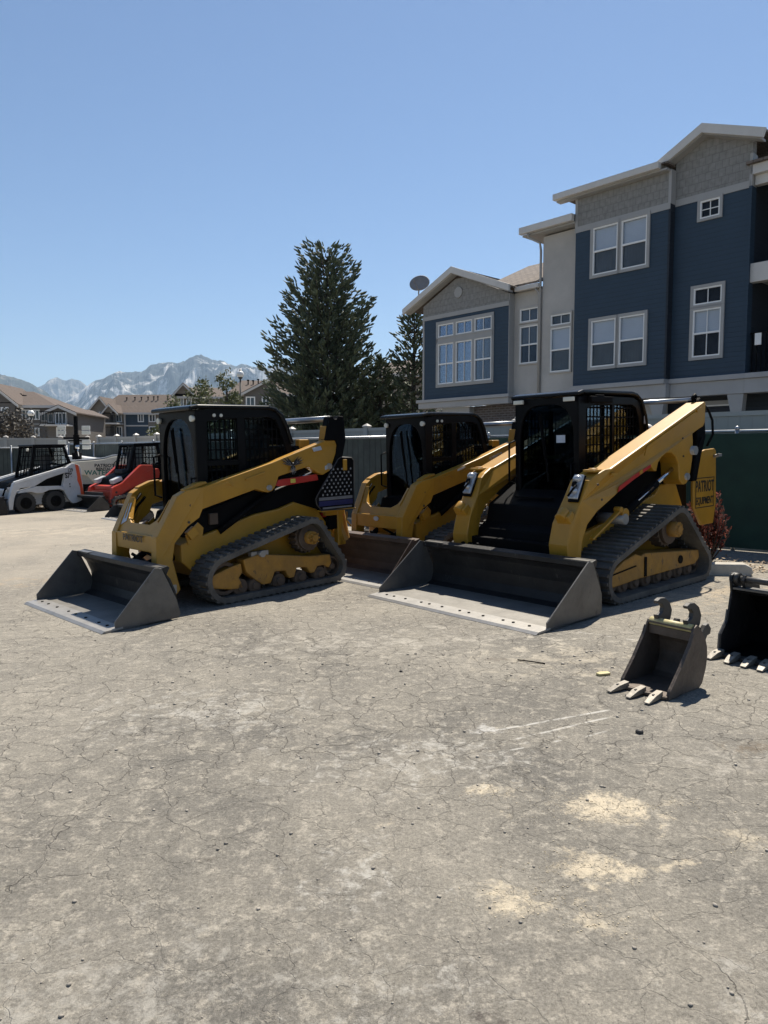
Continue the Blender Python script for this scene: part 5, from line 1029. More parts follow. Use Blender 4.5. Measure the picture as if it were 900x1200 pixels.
for s_ in (1, -1):
    mb = MB(); a, b = (.64, .86) if s_ > 0 else (-.86, -.64); mb.prism(armB, a, b, (lambda x, z, s=s_: s * shB(x, z))); ar = mb.build('lift_arm', 'yellow', mbg, .012)
    yo = s_ * .862
    mb = MB(); mb.bar((.05, yo, 1.515), (-.98, yo, 1.885), .012, .022); mb.bar((.05, yo, 1.515), (.09, yo, 1.43), .012, .018); mb.bar((.72, s_ * .861, 1.26), (.60, s_ * .861, 1.255), .02, .02); mb.bar((-1.02, yo, 1.90), (-1.12, yo, 1.94), .012, .03); mb.build('weld_bead', 'yellow', ar)
    mb = MB(); mb.prism([(.60, 1.075), (.58, 1.13), (.30, 1.235), (-.03, 1.335), (-.02, 1.30), (.30, 1.19)], min(yo, yo + s_ * .004), max(yo, yo + s_ * .004)); rs = mb.build('red_stripe', 'red', ar)
    mb = MB(); mb.box((.17, s_ * .868, 1.262), (.06, .004, .04), Matrix.Rotation(R(19), 3, 'Y')); mb.build('yellow_patch', 'yellow', rs)
    mb = MB(); mb.cyl((-.92, s_ * .62, 1.46), (-.92, s_ * .91, 1.46), .05, n=18); mb.cyl((-.80, s_ * .62, 1.17), (-.80, s_ * .885, 1.17), .04, n=16); mb.cyl((1.14, s_ * .5, .24), (1.14, s_ * .78, .24), .05, n=18); mb.cyl((.52, s_ * .6, .80), (.52, s_ * .91, .80), .055, n=20); mb.build('pivot_pin', 'steel', ar)
    mb = MB(); mb.box((.86, s_ * .75, 1.30), (.16, .13, .025)); mb.cyl((.86, s_ * .75, 1.30), (.86, s_ * .75, 1.325), .045, n=16); mb.build('arm_cap', 'yellow', ar, .006)
    mb = MB(); mb.cyl((1.30, s_ * .68, .86), (1.22, s_ * .68, .93), .05, n=14); mb.box((1.22, s_ * .68, .86), (.10, .16, .10), Matrix.Rotation(R(35), 3, 'Y')); mb.build('arm_boss', 'yellow', ar, .01)
    # recessed headlight in the arm knuckle
    d_ = Vector((.21, 0, -.41)).normalized(); nn = Vector((.41, 0, .21)).normalized(); c_ = Vector((1.055, s_ * .70, 1.12))
    mb = MB(); mb.box(c_ + nn * .006 - d_ * .01, (.29, .125, .02), d_.to_track_quat('X', 'Y').to_matrix() if False else Matrix((d_, Vector((0, 1, 0)), d_.cross(Vector((0, 1, 0))))).transposed()); mb.build('headlight_well', 'blackm', ar, .01)
    rotm = Matrix((d_, Vector((0, 1, 0)), d_.cross(Vector((0, 1, 0))))).transposed()
    mb = MB(); mb.box(c_ + nn * .028 - d_ * .02, (.26, .11, .03), rotm); mb.sphere(c_ + nn * .04 - d_ * .10, .05, 12, 8, .8); mb.sphere(c_ + nn * .04 + d_ * .03, .042, 12, 8, .8); mb.build('headlight', 'lampsteel', ar, .012)
    mb = MB(); mb.tube([c_ + nn * .075 - d_ * .02 + Vector((0, .03, 0)), c_ + nn * .08 + d_ * .05, c_ + nn * .07 + d_ * .1 + Vector((0, -.03, 0))], .012, 6); mb.box(c_ + nn * .07 - d_ * .03, (.05, .04, .02), rotm); mb.build('headlight_wire', 'blackm', ar)
    # cylinder below the arm
    mb = MB(); mb.cyl((.55, s_ * .83, .79), (-.25, s_ * .80, 1.12), .045, n=14); mb.build('lift_cylinder', 'blackm', mbg)
    mb = MB(); mb.cyl((-.2, s_ * .80, 1.10), (-.75, s_ * .77, 1.30), .025, n=12); mb.cyl((.25, s_ * .885, .97), (-.05, s_ * .885, 1.09), .008, n=8); mb.build('cylinder_rod', 'chrome', mbg)
    mb = MB(); mb.bar((1.02, s_ * .84, .64), (.60, s_ * .87, .88), .055, .022); mb.cyl((.58, s_ * .82, .90), (.58, s_ * .90, .90), .03, n=12); mb.cyl((.50, s_ * .84, .85), (.50, s_ * .90, .85), .06, n=18); mb.build('tilt_lever', 'yellow', mbg, .006)
    if s_ > 0: rows_of_bolts(ar, [(.95, 1.17), (.88, 1.02), (-.70, 1.60), (-.72, 1.40)], .861, 1)
    # rear link
    mb = MB(); mb.prism([(-1.18, 1.74), (-1.2, 2.03), (-1.25, 2.07), (-1.30, 2.03), (-1.36, 1.9), (-1.40, 1.62), (-1.30, 1.4), (-1.2, 1.1), (-1.08, 1.1), (-1.18, 1.45)], s_ * .72 - .07, s_ * .72 + .07); mb.build('rear_link', 'blackm', mbg, .015)
    mb = MB(); mb.tube([(-1.26, s_ * .82, 1.98), (-1.33, s_ * .84, 1.93), (-1.40, s_ * .86, 1.80), (-1.42, s_ * .86, 1.64), (-1.36, s_ * .82, 1.5)], .014, 6); mb.tube([(-1.0, s_ * .8, 1.42), (-1.15, s_ * .82, 1.5), (-1.22, s_ * .82, 1.6)], .013, 6); mb.cyl((-1.25, s_ * .60, 1.93), (-1.25, s_ * .83, 1.93), .04, n=14); mb.build('hydraulic_hose', 'blackm', mbg)
    mb = MB(); mb.tube([(-1.10, s_ * .70, 2.0), (-1.02, s_ * .70, 2.05), (-1.0, s_ * .70, 1.98)] if False else [(-1.24, s_ * .72, 2.0), (-1.20, s_ * .72, 2.075), (-1.24, s_ * .72, 2.10), (-1.28, s_ * .72, 2.07)], .022, 8); mb.build('lifting_eye', 'blackm', mbg)
mb = MB(); mb.cyl((-1.24, -.70, 2.045), (-1.24, .70, 2.045), .030, n=14); mb.build('rear_cross_tube', 'metal_lt', mbg)
mb = MB(); mb.box((1.17, 0, .50), (.09, 1.36, .16)); mb.build('arm_crossmember', 'blackm', mbg, .01)
mb = MB(); mb.cyl((1.12, -.72, .24), (1.12, .72, .24), .035); mb.box((1.2, 0, .36), (.05, 1.0, .16)); mb.cyl((.8, -.35, .7), (1.2, -.35, .42), .04); mb.cyl((.8, .35, .7), (1.2, .35, .42), .04); [mb.cyl((1.28, y_, .50), (1.31, y_, .50), .025, n=8) for y_ in (-.6, -.5, -.4)]; mb.build('coupler_frame', 'blackm', mbg)
mb = MB(); mb.prism([(.80, .30), (1.06, .36), (1.10, .52), (1.05, .66), (.80, .80)], -.60, .60); mb.build('front_frame', 'blackm', mbg, .01)
mb = MB(); mb.box((.82, 0, .72), (.12, .8, .16)); mb.box((.84, 0, .88), (.05, .5, .03)); mb.box((.80, -.02, 1.0), (.04, .5, .02)); mb.build('step', 'blackm', mbg, .01)
sidB_o = [(.62, .80), (.62, 2.05), (.35, 2.07), (-.42, 2.07), (-.56, 2.02), (-.64, 1.88), (-.70, 1.62), (-.72, 1.15), (-.70, 1.05), (.1, .85)]
sidB_i = [(.50, 1.40), (.49, 1.93), (.32, 1.975), (-.40, 1.985), (-.48, 1.95), (-.53, 1.86), (-.56, 1.72), (-.50, 1.60), (-.30, 1.45), (.1, 1.38)]
sidB_i = [(.50, 1.22), (.49, 1.93), (.32, 1.975), (-.40, 1.985), (-.48, 1.95), (-.53, 1.86), (-.56, 1.72), (-.53, 1.60), (-.40, 1.50), (.1, 1.25)]
cbB = cab(mbg, .62, -.72, .42, .80, 2.06, (.355, 1.46, .53, 3.2), [(-.02, 1.2, -.02, 1.98, .03)], (sidB_o, sidB_i), None,
    {'roof': [(.665, 2.06), (.665, 2.10), (.58, 2.125), (-.36, 2.135), (-.48, 2.115), (-.60, 2.04), (-.68, 1.88), (-.74, 1.66)], 'gx': .065, 'gz': .10, 'lampbox': 1})
mb = MB(); mb.box((-.66, .435, 1.82), (.06, .006, .09)); mb.build('white_label', 'decal_w', cbB)
mb = MB(); mb.box((.628, .20, 1.62), (.004, .11, .08)); mb.build('door_label', 'decal_pale', cbB)
mb = MB(); mb.prism([(-.62, 1.30), (-.70, 1.62), (-1.05, 1.55), (-1.25, 1.40), (-1.32, 1.2), (-1.35, .5), (-1.15, .45), (-1.0, 1.2)], -.60, .60); mb.build('rear_hood', 'blackm', mbg, .02)
mb = MB(); mb.sphere((-.86, .35, 1.68), .075, 12, 8, 1.3); mb.cyl((-.86, .35, 1.5), (-.86, .35, 1.66), .03); mb.build('intake_bowl', 'white', mbg)
mb = MB(); mb.prism([(-1.165, 1.40), (-1.19, .80), (-1.40, .56), (-1.70, .56), (-1.765, .80), (-1.74, 1.44), (-1.695, 1.471), (-1.463, 1.460)], .72, .755); rd = mb.build('rear_door', 'yellow', mbg, .01)
text('door_lettering', 'PATRIOT', (-1.465, .7565, 1.02), (R(90), 0, R(180)), .185, 'decal_k', rd, .62, .001, bold=.004)
text('door_lettering', 'EQUIPMENT', (-1.465, .7565, .85), (R(90), 0, R(180)), .12, 'decal_k', rd, .66, .001, bold=.003)
mb = MB(); mb.ring([(-1.70, .77), (-1.235, .77), (-1.235, 1.13), (-1.70, 1.13)], [(-1.69, .78), (-1.245, .78), (-1.245, 1.12), (-1.69, 1.12)], .755, .7575); mb.build('door_lettering_frame', 'decal_k', rd)
mb = MB(); mb.cyl((-1.68, .74, 1.37), (-1.68, .82, 1.39), .02, n=10); mb.box((-1.68, .82, 1.39), (.08, .03, .035)); mb.build('door_handle', 'steel', rd)
bkB = bucket(mbg, 1.085, [(1.36, .06), (1.375, .015), (2.17, .015), (2.17, .075), (1.565, .525), (1.50, .51), (1.36, .2)], [(2.18, .026), (1.85, .026), (1.48, .028), (1.40, .06), (1.37, .14), (1.375, .26), (1.42, .39), (1.50, .495)], 2.33, ('bucket', 'bucket_side'), 12)
bkB.location = (0, .082, 0)

# ---------------- digging buckets on the ground ----------------
def tooth(par, x, y, ln, m='tooth', w_=.032, lift=.03, yaw=0):
    rt = Matrix.Rotation(yaw, 3, 'Z'); mb = MB(); h = w_ * .55
    pts = [(-.02, -w_ / 2, .012), (-.02, w_ / 2, .012), (-.02, w_ / 2, .012 + h * 1.7), (-.02, -w_ / 2, .012 + h * 1.7),
           (ln * .45, -w_ * .55, .010), (ln * .45, w_ * .55, .010), (ln * .45, w_ * .55, .012 + h * 1.3), (ln * .45, -w_ * .55, .012 + h * 1.3),
           (ln, -w_ * .42, .006), (ln, w_ * .42, .006), (ln, w_ * .42, .014), (ln, -w_ * .42, .014)]
    pts = [rt @ Vector(p) + Vector((x, y, 0)) for p in pts]
    mb.add(pts, [(3, 2, 1, 0)] + [(b + i, b + (i + 1) % 4, b + 4 + (i + 1) % 4, b + 4 + i) for b in (0, 4) for i in range(4)] + [(8, 9, 10, 11)])
    o = mb.build('tooth', m, par, .003)
    mb = MB(); c = rt @ Vector((ln * .42, 0, .014 + h * 1.28)) + Vector((x, y, 0)); mb.box(c, (.016, .012, .006), rt); mb.build('tooth_pin', 'dark_steel', o)
def shell(par, path, W, yc, m, th_=.012):
    out = [Vector(p) for p in path]; off = []
    for i, p in enumerate(out):
        d = (out[min(i + 1, len(out) - 1)] - out[max(i - 1, 0)]).normalized(); off.append(p + Vector((d.y, -d.x)) * -th_)
    mb = MB(); mb.prism([tuple(p) for p in out] + [tuple(p) for p in off[::-1]], yc - W, yc + W); return mb.build('bucket_shell', m, par)
db = on_ground('digging_bucket', 1.655, 4.49, 216); tag(db, 'small narrow digging bucket with a yellowish top tube, two hooks and three teeth', 'digging bucket')
outl = [(.022, .004), (.004, .055), (-.11, .18), (-.215, .318), (-.24, .37), (-.262, .405), (-.295, .42), (-.32, .405), (-.353, .365), (-.395, .31), (-.414, .257), (-.418, .19), (-.404, .12), (-.365, .03), (-.33, .004)]
shell(db, [(-.25, .40), (-.31, .395), (-.365, .335), (-.398, .257), (-.402, .18), (-.385, .11), (-.345, .04), (-.30, .016), (.03, .014)], .155, 0, 'rust_brown')
for s_ in (1, -1):
    mb = MB(); mb.prism(outl, s_ * .162 - .007, s_ * .162 + .007); o = mb.build('side_plate', 'dark_steel' if s_ < 0 else 'bucket_side_w', db, .002) if 'bucket_side_w' in M else mb.build('side_plate', 'rust_brown', db, .002)
    mb = MB(); mb.prism([(.022, .004), (.004, .055), (-.11, .18), (-.215, .318), (-.24, .37), (-.27, .36), (-.235, .27), (-.15, .13), (-.09, .004)], s_ * .174 - .005, s_ * .174 + .005); mb.build('side_cutter', 'rust_brown', o, .002)
    mb = MB(); mb.prism([(-.270, .40), (-.252, .447), (-.285, .440), (-.318, .455), (-.328, .485), (-.305, .512), (-.262, .520), (-.252, .538), (-.29, .553), (-.345, .548), (-.395, .515), (-.425, .455), (-.41, .40), (-.375, .355), (-.30, .36)], s_ * .105 - .016, s_ * .105 + .016); mb.build('hook', 'dark_steel', db, .005)
mb = MB(); mb.prism([(-.33, .33), (-.40, .40), (-.43, .41), (-.465, .37), (-.455, .335), (-.42, .33), (-.39, .28)], .135, .165); mb.build('ear', 'dark_steel', db, .004)
mb = MB(); mb.prism([(-.33, .33), (-.40, .41), (-.43, .40), (-.42, .33)], -.06, -.03); mb.build('ear', 'dark_steel', db, .004)
mb = MB(); mb.cyl((-.278, -.15, .395), (-.278, .15, .395), .027, n=20); mb.build('top_tube', 'pinyellow', db)
mb = MB(); mb.box((-.262, 0, .345), (.012, .30, .055)); mb.build('front_lip_plate', 'rust_brown', db)
mb = MB(); mb.ext([(.03, -.17, .006), (.055, -.12, .006), (.04, -.06, .006), (.06, 0, .006), (.04, .06, .006), (.055, .12, .006), (.03, .17, .006), (-.04, .165, .006), (-.04, -.165, .006)], (0, 0, .018)); mb.build('cutting_lip', 'rust_brown', db, .003)
for y, yw in ((-.125, -.12), (0, 0), (.118, .10)): tooth(db, .04, y, .145, yaw=yw, w_=.042)
bb = on_ground('digging_bucket', 2.585, 5.155, 216); tag(bb, 'larger black digging bucket with pale worn teeth at the right edge of the yard', 'digging bucket')
outl = [(.05, .004), (.035, .16), (-.05, .25), (-.07, .33), (-.10, .46), (-.085, .545), (-.10, .585), (-.15, .60), (-.21, .59), (-.28, .54), (-.40, .44), (-.50, .27), (-.49, .12), (-.42, .02), (-.38, .004)]
shell(bb, [(-.12, .47), (-.22, .475), (-.33, .44), (-.43, .35), (-.475, .25), (-.465, .13), (-.40, .035), (-.34, .016), (.05, .014)], .185, .055, 'blackm')
for s_ in (1, -1):
    yy = .055 + s_ * .193; mb = MB(); mb.prism(outl, yy - .008, yy + .008); o = mb.build('side_plate', 'bucket', bb, .003)
    mb = MB(); mb.prism([(.05, .004), (.035, .16), (-.05, .25), (-.07, .33), (-.12, .33), (-.10, .22), (-.03, .12), (-.03, .004)], yy + s_ * .013 - .006, yy + s_ * .013 + .006); mb.build('side_cutter', 'bucket_side', o, .002)
    mb = MB(); mb.cyl((-.15, yy - s_ * .04, .555), (-.15, yy + s_ * .022, .555), .042, n=18); mb.build('pin_boss', 'dark_steel', bb)
for y in (-.06, .17): mb = MB(); mb.prism([(-.11, .55), (-.14, .59), (-.20, .575), (-.34, .50), (-.36, .42), (-.2, .46), (-.14, .48)], y - .012, y + .012); mb.build('ear', 'bucket', bb, .003)
mb = MB(); mb.cyl((-.15, -.12, .555), (-.15, .23, .555), .024, n=16); mb.build('top_tube', 'dark_steel', bb)
mb = MB(); mb.box((-.15, .055, .487), (.10, .36, .014)); mb.build('top_plate', 'bucket_side', bb)
mb = MB(); mb.box((.045, .055, .017), (.07, .40, .022)); mb.build('cutting_lip', 'dark_steel', bb, .003)
for y, yw in ((-.12, -.1), (.0, 0), (.12, .0), (.225, .08)): tooth(bb, .07, y, .135, yaw=yw, w_=.05)

# ---------------- white wheeled skid steer on the far left ----------------
sk = on_ground('skid_steer', -9.83, 19.83, 232); tag(sk, 'white wheeled skid steer with an orange red rear stripe at the far left', 'skid steer')
armS = [(.644, .796), (.60, .815), (-.11, .995), (-.82, 1.165), (-.977, 1.265), (-1.05, 1.255), (-1.20, 1.20), (-1.24, 1.10), (-1.275, .40), (-1.268, .27), (-1.18, .21), (-1.05, .17), (-.938, .16), (-.83, .27), (-.665, .595), (-.72, .80), (-.782, 1.02), (-.246, .873), (.107, .685), (.464, .665), (.56, .60), (.64, .42), (.70, .12), (.80, .11), (.80, .35), (.73, .55)]
for s_ in (1, -1):
    mb = MB(); y = s_ * .80; mb.prism(armS, min(y, y - s_ * .12), max(y, y - s_ * .12)); ar = mb.build('lift_arm', 'lightgrey', sk, .012)
    mb = MB(); mb.prism([(-1.06, 1.245), (-1.16, 1.21), (-1.275, .42), (-1.285, .27), (-1.22, .23), (-1.19, .30), (-1.17, .60), (-1.10, .80), (-1.11, .88)], min(y, y + s_ * .004), max(y, y + s_ * .004)); mb.build('rear_stripe', 'orange', ar)
    mb = MB(); mb.prism([(.60, .79), (.30, .865), (-.60, 1.085), (-.75, 1.12), (-.75, 1.17), (-.60, 1.14), (.30, .92), (.62, .84)], s_ * .76 - .045, s_ * .76 + .045); mb.build('arm_top', 'white', ar)
    for x in (.38, -.43):
        w_ = MB(); ya, yb = s_ * .60, s_ * .86; w_.cyl((x, ya, .265), (x, yb, .265), .265, n=30); 
        for k in range(22):
            a = k * math.tau / 22; w_.box((x + .262 * math.cos(a), s_ * .73, .265 + .262 * math.sin(a)), (.03, .25, .028), Matrix.Rotation(-a + R(90), 3, 'Y'))
        wo = w_.build('wheel', 'rubbertyre', sk, .008)
        w_ = MB(); w_.cyl((x, s_ * .85, .265), (x, s_ * .872, .265), .15, n=20); w_.cyl((x, s_ * .86, .265), (x, s_ * .89, .265), .05, n=12)
        for k in range(5): a = k * math.tau / 5; w_.cyl((x + .09 * math.cos(a), s_ * .86, .265 + .09 * math.sin(a)), (x + .09 * math.cos(a), s_ * .885, .265 + .09 * math.sin(a)), .012, n=6)
        w_.build('rim', 'blackm', wo)
text('number', 'S76', (-.86, .806, .93), (R(90), 0, R(180)), .20, 'decal_k', sk, .72, .001, bold=.009)
text('number', '129', (-.91, .806, 1.075), (R(90), 0, R(180)), .14, 'decal_k', sk, .74, .001, bold=.003)
mb = MB(); [mb.box((-.88, .803, z_), (.03, .004, .04)) for z_ in (.70, .63)]; mb.build('warning_label', 'decal_k', sk)
mb = MB(); mb.prism([(.55, .36), (.62, .62), (.177, .66), (-.744, .63), (-.88, .42), (-1.15, .40), (-1.15, .20), (.4, .18)], -.60, .60); mb.build('chassis', 'lightgrey', sk, .02)
mb = MB(); mb.prism([(.5, .64), (.4, .80), (-.3, .98), (-.95, 1.18), (-1.15, 1.15), (-1.18, .4), (-.7, .4)], -.62, .62); mb.build('engine_cover', 'blackm', sk, .02)
for s_ in (1, -1): mb = MB(); mb.prism([(.20, .55), (.55, .53), (.50, .60), (.10, .68), (-.65, .66), (-.72, .52), (-.58, .57), (-.28, .57), (-.10, .50), (.05, .50)], s_ * .70 - .12, s_ * .70 + .12); mb.build('mudguard', 'lightgrey', sk, .01)
def cage(root, pts_o, pts_i, w, roofp, gx, gz_, m='black'):
    fr = MB()
    for s_ in (1, -1): fr.ring(pts_o, pts_i, min(s_ * w, s_ * (w - .04)), max(s_ * w, s_ * (w - .04)))
    fx = pts_o[0][0]; f = fr.build('cab_frame', m, root, .006)
    rf = MB(); rf.prism(roofp, -w - .02, w + .02); rf.build('roof', m, f, .012)
    pm = MB(); poly = pts_i
    def span(c, ax):
        hit = []
        for (a, b) in zip(poly, poly[1:] + poly[:1]):
            if (a[ax] - c) * (b[ax] - c) < 0: t_ = (c - a[ax]) / (b[ax] - a[ax]); hit.append(a[1 - ax] + (b[1 - ax] - a[1 - ax]) * t_)
        return (min(hit), max(hit)) if len(hit) > 1 else None
    xs_ = [p[0] for p in poly]; zs_ = [p[1] for p in poly]
    for s_ in (1, -1):
        c = min(xs_) + .05
        while c < max(xs_):
            h_ = span(c, 0); pm.box((c, s_ * (w - .03), sum(h_) / 2), (.016, .012, h_[1] - h_[0])) if h_ else None; c += gx
        c = min(zs_) + .06
        while c < max(zs_):
            h_ = span(c, 1); pm.box((sum(h_) / 2, s_ * (w - .03), c), (h_[1] - h_[0], .012, .016)) if h_ else None; c += gz_
    pm.build('window_guard', 'blackm', f)
    bk = MB(); bk.box(((min(xs_) + .02), 0, (min(zs_) + max(zs_)) / 2), (.03, 2 * w - .1, max(zs_) - min(zs_))); bk.build('rear_panel', 'cabglass', f)
    fb = MB(); p1, p0 = pts_o[0], pts_o[-1]
    for q in range(5): y_ = -w + .1 + q * (2 * w - .2) / 4; fb.bar((p1[0], y_, p1[1]), (p0[0], y_, p0[1]), .02, .02)
    for yy in (-w + .03, w - .03): fb.bar((p1[0], yy, p1[1]), (p0[0], yy, p0[1]), .05, .06)
    fb.build('front_guard', 'blackm', f)
    se = MB(); zb = min(zs_); se.box((-.40, 0, zb + .05), (.42, .42, .12)); se.box((-.62, 0, zb + .34), (.10, .40, .50)); se.build('seat', 'seat', f, .03)
    return f
cage(sk, [(-.16, 1.76), (-1.0, 1.76), (-1.17, 1.27), (-.60, 1.08), (.02, .86)], [(-.20, 1.70), (-.95, 1.70), (-1.06, 1.30), (-.60, 1.15), (-.06, .94)], .42, [(-.10, 1.75), (-.11, 1.80), (-1.03, 1.80), (-1.05, 1.75)], .11, .12)
mb = MB(); mb.cyl((.06, .5, 1.66), (.10, .5, 1.66), .04); mb.build('work_lamp', 'lamp', sk)
mb = MB(); mb.box((.76, 0, .33), (.07, 1.5, .14)); mb.cyl((.75, -.74, .16), (.75, .74, .16), .035); mb.build('coupler_frame', 'dark_steel', sk)
mb = MB(); mb.tube([(.6, .55, .8), (.74, .5, .62), (.8, .45, .4)], .02, 6); mb.tube([(.58, .5, .8), (.70, .42, .64), (.78, .38, .4)], .02, 6); mb.build('hydraulic_hose', 'blackm', sk)
mb = MB(); [mb.box((.66, s_ * .55, .64), (.08, .12, .10)) for s_ in (1, -1)]; mb.build('headlight', 'lampsteel', sk, .01)
bucket(sk, .86, [(.86, .06), (.88, .015), (1.50, .015), (1.50, .08), (1.06, .46), (1.0, .455), (.86, .2)], [(1.50, .022), (1.2, .024), (.96, .03), (.90, .06), (.87, .14), (.88, .24), (.92, .36), (1.0, .45)], 1.62, ('bucket', 'bucket'), 7)

# ---------------- red tracked loader behind ----------------
rl_ = on_ground('track_loader', -7.615, 20.37, 228); tag(rl_, 'red compact track loader parked behind the nearest yellow loader', 'loader')
armR = [(.359, .581), (.30, .62), (.056, .715), (-.50, 1.165), (-.549, 1.18), (-.865, 1.165), (-.88, 1.05), (-1.06, 1.06), (-1.09, .95), (-1.06, .79), (-.879, .78), (-.55, .66), (-.205, .548), (.02, .44), (.214, .262), (.30, .10), (.36, .06), (.44, .10), (.44, .28)]
for s_ in (1, -1):
    y = s_ * .70; mb = MB(); mb.prism(armR, min(y, y - s_ * .13), max(y, y - s_ * .13)); ar = mb.build('lift_arm', 'loader_red', rl_, .012)
    mb = MB(); mb.bar((.33, s_ * .705, .56), (-.84, s_ * .705, 1.03), .012, .03); mb.build('arm_ridge', 'loader_red', ar)
    mb = MB(); mb.cyl((.26, s_ * .6, .46), (.26, s_ * .712, .46), .03, n=14); mb.cyl((.37, s_ * .5, .12), (.37, s_ * .72, .12), .05, n=14); mb.build('pivot_pin', 'dark_steel', ar)
    track(rl_, [(.26, .18, .18), (-1.35, .18, .18), (-1.15, .42, .17)], .50, .82, s_, .12, False, [[(.25, .12), (.25, .24), (-.4, .33), (-1.3, .33), (-1.3, .12)]], [(x, .09, .06) for x in (0, -.35, -.7, -1.05)], (-1.15, .42, .12), [(.26, .18, .13), (-1.35, .18, .13)], (.64, .76))
    mb = MB(); mb.box((.12, s_ * .45, .78), (.3, .2, .12), Matrix.Rotation(R(20), 3, 'Y')); mb.build('side_deck', 'lightgrey', rl_, .02)
mb = MB(); mb.prism([(.25, .2), (.30, .62), (-.6, .85), (-1.3, .95), (-1.45, .8), (-1.4, .25)], -.48, .48); mb.build('chassis', 'loader_red', rl_, .02)
mb = MB(); mb.prism([(.2, .6), (.1, .82), (-.7, 1.1), (-1.4, 1.2), (-1.5, .7)], -.5, .5); mb.build('engine_cover', 'blackm', rl_, .02)
mb = MB(); mb.box((.33, 0, .42), (.08, 1.2, .16)); mb.build('arm_crossmember', 'loader_red', rl_, .01)
cage(rl_, [(-.52, 1.73), (-1.26, 1.75), (-1.32, 1.2), (-.9, 1.0), (-.30, .88)], [(-.56, 1.68), (-1.19, 1.70), (-1.23, 1.25), (-.9, 1.07), (-.38, .95)], .42, [(-.46, 1.73), (-.48, 1.78), (-1.29, 1.80), (-1.31, 1.75)], .11, .12)
bucket(rl_, .85, [(.56, .06), (.58, .015), (1.18, .015), (1.18, .07), (.83, .37), (.75, .365), (.56, .15)], [(1.18, .022), (.95, .024), (.68, .03), (.60, .05), (.57, .12), (.60, .22), (.66, .32), (.74, .365)], 1.28, ('bucket', 'dark_steel'), 7)
# second small bucket lying behind the nearest loader
hb2 = on_ground('loader_bucket', -6.0, 16.6, 222); tag(hb2, 'low dark loader bucket peeking out left of the nearest yellow arm', 'loader bucket')
bucket(hb2, .75, [(-.42, .06), (-.40, .015), (.12, .015), (.12, .06), (-.10, .30), (-.18, .30), (-.40, .15)], [(.12, .022), (-.1, .024), (-.30, .03), (-.38, .06), (-.41, .12), (-.38, .2), (-.30, .26), (-.18, .30)], .22, ('bucket', 'dark_steel'), 6)

# ---------------- cream hopper trailer and light tower ----------------
def QX(px, py, D): return ((px - 450) / 850 * D, 1.6 + (533 - py) / 850 * D)
D_ = 22.6; hx = QX(118, 0, D_)[0]; hp = empty('hopper_trailer', (hx, D_, gz(hx, D_)), R(3)); tag(hp, 'cream water hopper trailer with dark green lettering between the white and red loaders', 'trailer')
P_ = [(QX(a, b, D_)[0] - hx, QX(a, b, D_)[1] - gz(hx, D_)) for a, b in [(72, 542), (86, 541), (108, 539.5), (122, 538), (131, 535.2), (142, 534.2), (165, 534), (166, 556), (152, 567), (111, 567), (102.5, 557.5), (86, 555.5), (72, 554)]]
mb = MB(); mb.prism(P_, 0, 1.3); tk_ = mb.build('tank', 'cream', hp, .04, 3)
mb = MB(); mb.prism([(x, z + .02) for x, z in P_[:6]] + [(x, z + .055) for x, z in P_[:6]][::-1], .05, 1.25); mb.build('tank_lid', 'white', tk_, .01)
for body, px_, py_, s_, m_ in (('PATRIOT', 123, 545.6, .135, 'decal_k'), ('RENTALS', 123, 549.7, .115, 'decal_k'), ('WATERDOG', 124, 554.0, .20, 'decal_green')):
    x, z = QX(px_, py_, D_); text('lettering', body, (x - hx, -.004, z - gz(hx, D_)), (R(90), 0, 0), s_, m_, tk_, 1.12, .001, bold=.004)
mb = MB(); mb.tube([(QX(133, 0, D_)[0] - hx, -.03, .80), (QX(134.5, 0, D_)[0] - hx, -.03, 1.22), (QX(137, 0, D_)[0] - hx, -.03, 1.28), (QX(142, 0, D_)[0] - hx, -.03, 1.28)], .012, 6); mb.build('ladder', 'blackm', hp)
mb = MB(); mb.box((0, .65, .34), (2.6, .9, .10)); mb.box((-.5, .3, .45), (.6, .1, .2)); mb.build('trailer_frame', 'blackm', hp)
for s_ in (-.25, .35):
    mb = MB(); mb.cyl((s_, .05, .25), (s_, .25, .25), .27, n=24); w_ = mb.build('wheel', 'rubbertyre', hp, .02); mb = MB(); mb.cyl((s_, .03, .25), (s_, .06, .25), .14, n=16); mb.build('rim', 'lightgrey', w_)
D_ = 23.9; hx = QX(97.5, 0, D_)[0]; g0 = gz(hx, D_); lt_ = empty('light_tower', (hx, D_, g0)); tag(lt_, 'light tower with eight pale lamp panels on a black mast behind white loader', 'light tower')
x0 = QX(78, 0, D_)[0] - hx; x1 = QX(122, 0, D_)[0] - hx
mb = MB(); mb.prism([(x0, .45), (x1, .45), (x1, QX(0, 537, D_)[1] - g0), (0, QX(0, 535, D_)[1] - g0), (x0, QX(0, 533.5, D_)[1] - g0)], -.35, .9); mb.build('housing', 'white', lt_, .04)
zt = QX(0, 489, D_)[1] - g0; zc = QX(0, 514, D_)[1] - g0; zh = QX(0, 538, D_)[1] - g0
mb = MB(); mb.box((0, -.42, (zt + zh) / 2), (.105, .10, zt - zh)); mb.box((0, -.42, zh + .1), (.26, .16, .22)); mb.box((0, -.42, (zc + zh) / 2 + .2), (.16, .12, .5)); mb.box((0, -.38, zh / 2), (.12, .1, zh)); mb.build('mast', 'blackm', lt_, .01)
mb = MB(); mb.box((0, -.42, zc), (QX(112, 0, D_)[0] - QX(83, 0, D_)[0], .05, .06)); mb.box((0, -.42, zc - .08), (.5, .04, .04)); mb.build('crossbar', 'blackm', lt_)
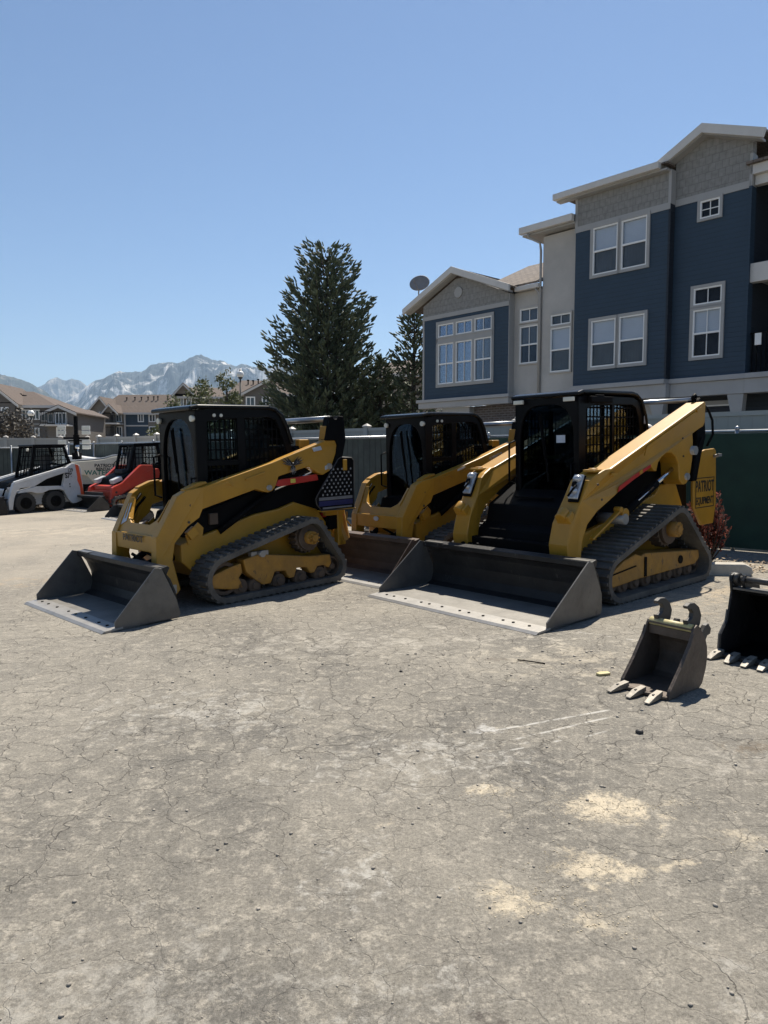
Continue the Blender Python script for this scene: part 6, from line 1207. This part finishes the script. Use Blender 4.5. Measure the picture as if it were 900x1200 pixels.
mb = MB(); mb.sphere((.07, -.52, QX(0, 524, D_)[1] - g0), .075, 12, 8); mb.cyl((.07, -.52, QX(0, 524, D_)[1] - g0), (.09, -.5, zh + .1), .02); mb.build('winch', 'chrome', lt_)
for cxp in (82.3, 110):
    for cyp in (502.3, 507.6, 518.6, 524.2):
        x, z = QX(cxp, cyp, D_); mb = MB(); mb.box((x - hx, -.50, z - g0), (.26, .05, .125)); p_ = mb.build('lamp_panel', 'white', lt_, .008); mb = MB(); mb.box((x - hx, -.535 + .008, z - g0), (.235, .012, .10)); mb.build('lens', 'lamp', p_)
for s_ in (x0 + .35, x1 - .3):
    mb = MB(); mb.cyl((s_, -.40, .26), (s_, -.2, .26), .28, n=24); mb.build('wheel', 'rubbertyre', lt_, .02)
mb = MB(); mb.box(((x0 + x1) / 2, .2, .42), (x1 - x0 + .4, .7, .08)); mb.build('trailer_frame', 'blackm', lt_)
# bare weeds by the far left loader
wd = empty('dry_weeds', (-9.9, 20.9, gz(-9.9, 20.9))); tag(wd, 'pale dry weeds standing in front of the far left fence beside the white skid steer', 'weeds')
rnd = random.Random(8); mb = MB()
for i in range(60):
    a = rnd.random() * 6.28; mb.tube([(rnd.gauss(0, .3), rnd.gauss(0, .1), 0), (rnd.gauss(0, .4), rnd.gauss(0, .15), .5), (rnd.gauss(-.1, .45), rnd.gauss(0, .2), rnd.uniform(.7, 1.15))], .006, 4)
mb.build('stalks', 'litter', wd)

# loose twins inside one mesh become parts of their own
def split_loose(o):
    me = o.data; n = len(me.vertices); par_ = list(range(n))
    def find(a):
        while par_[a] != a: par_[a] = par_[par_[a]]; a = par_[a]
        return a
    for p in me.polygons:
        v = p.vertices; r0 = find(v[0])
        for q in v[1:]: par_[find(q)] = r0
    grp = {}
    for p in me.polygons: grp.setdefault(find(p.vertices[0]), []).append(p)
    if len(grp) < 2: return
    first = True
    for ps in grp.values():
        ids = sorted({i for p in ps for i in p.vertices}); mp = {a: b for b, a in enumerate(ids)}
        m2 = bpy.data.meshes.new(o.name.split('.')[0]); m2.from_pydata([me.vertices[i].co[:] for i in ids], [], [[mp[i] for i in p.vertices] for p in ps]); m2.update()
        m2.polygons.foreach_set('use_smooth', [p.use_smooth for p in ps]); m2.materials.append(me.materials[0])
        if first: t0 = o; keep = m2; first = False; continue
        c = o.copy(); c.data = m2; C.objects.link(c); c.parent = o.parent
    o.data = keep
for o in list(bpy.data.objects):
    if o.type == 'MESH' and not o.children and o.name.split('.')[0] in ('gutter', 'rear_frame', 'grab_handle', 'bracket', 'pivot_pin', 'hydraulic_hose', 'wiper', 'side_wall', 'storey_band', 'balcony_beam', 'balcony_floor', 'downspout', 'ear', 'headlight_cover', 'gusset', 'warning_label', 'step_plate', 'rake_board', 'soffit', 'corner_trim', 'window_trim', 'tilt_lever', 'wire', 'pale_stripe', 'track_frame', 'cylinder_rod', 'rear_strut', 'weld_bead', 'arm_label', 'window_pillar'):
        split_loose(o)
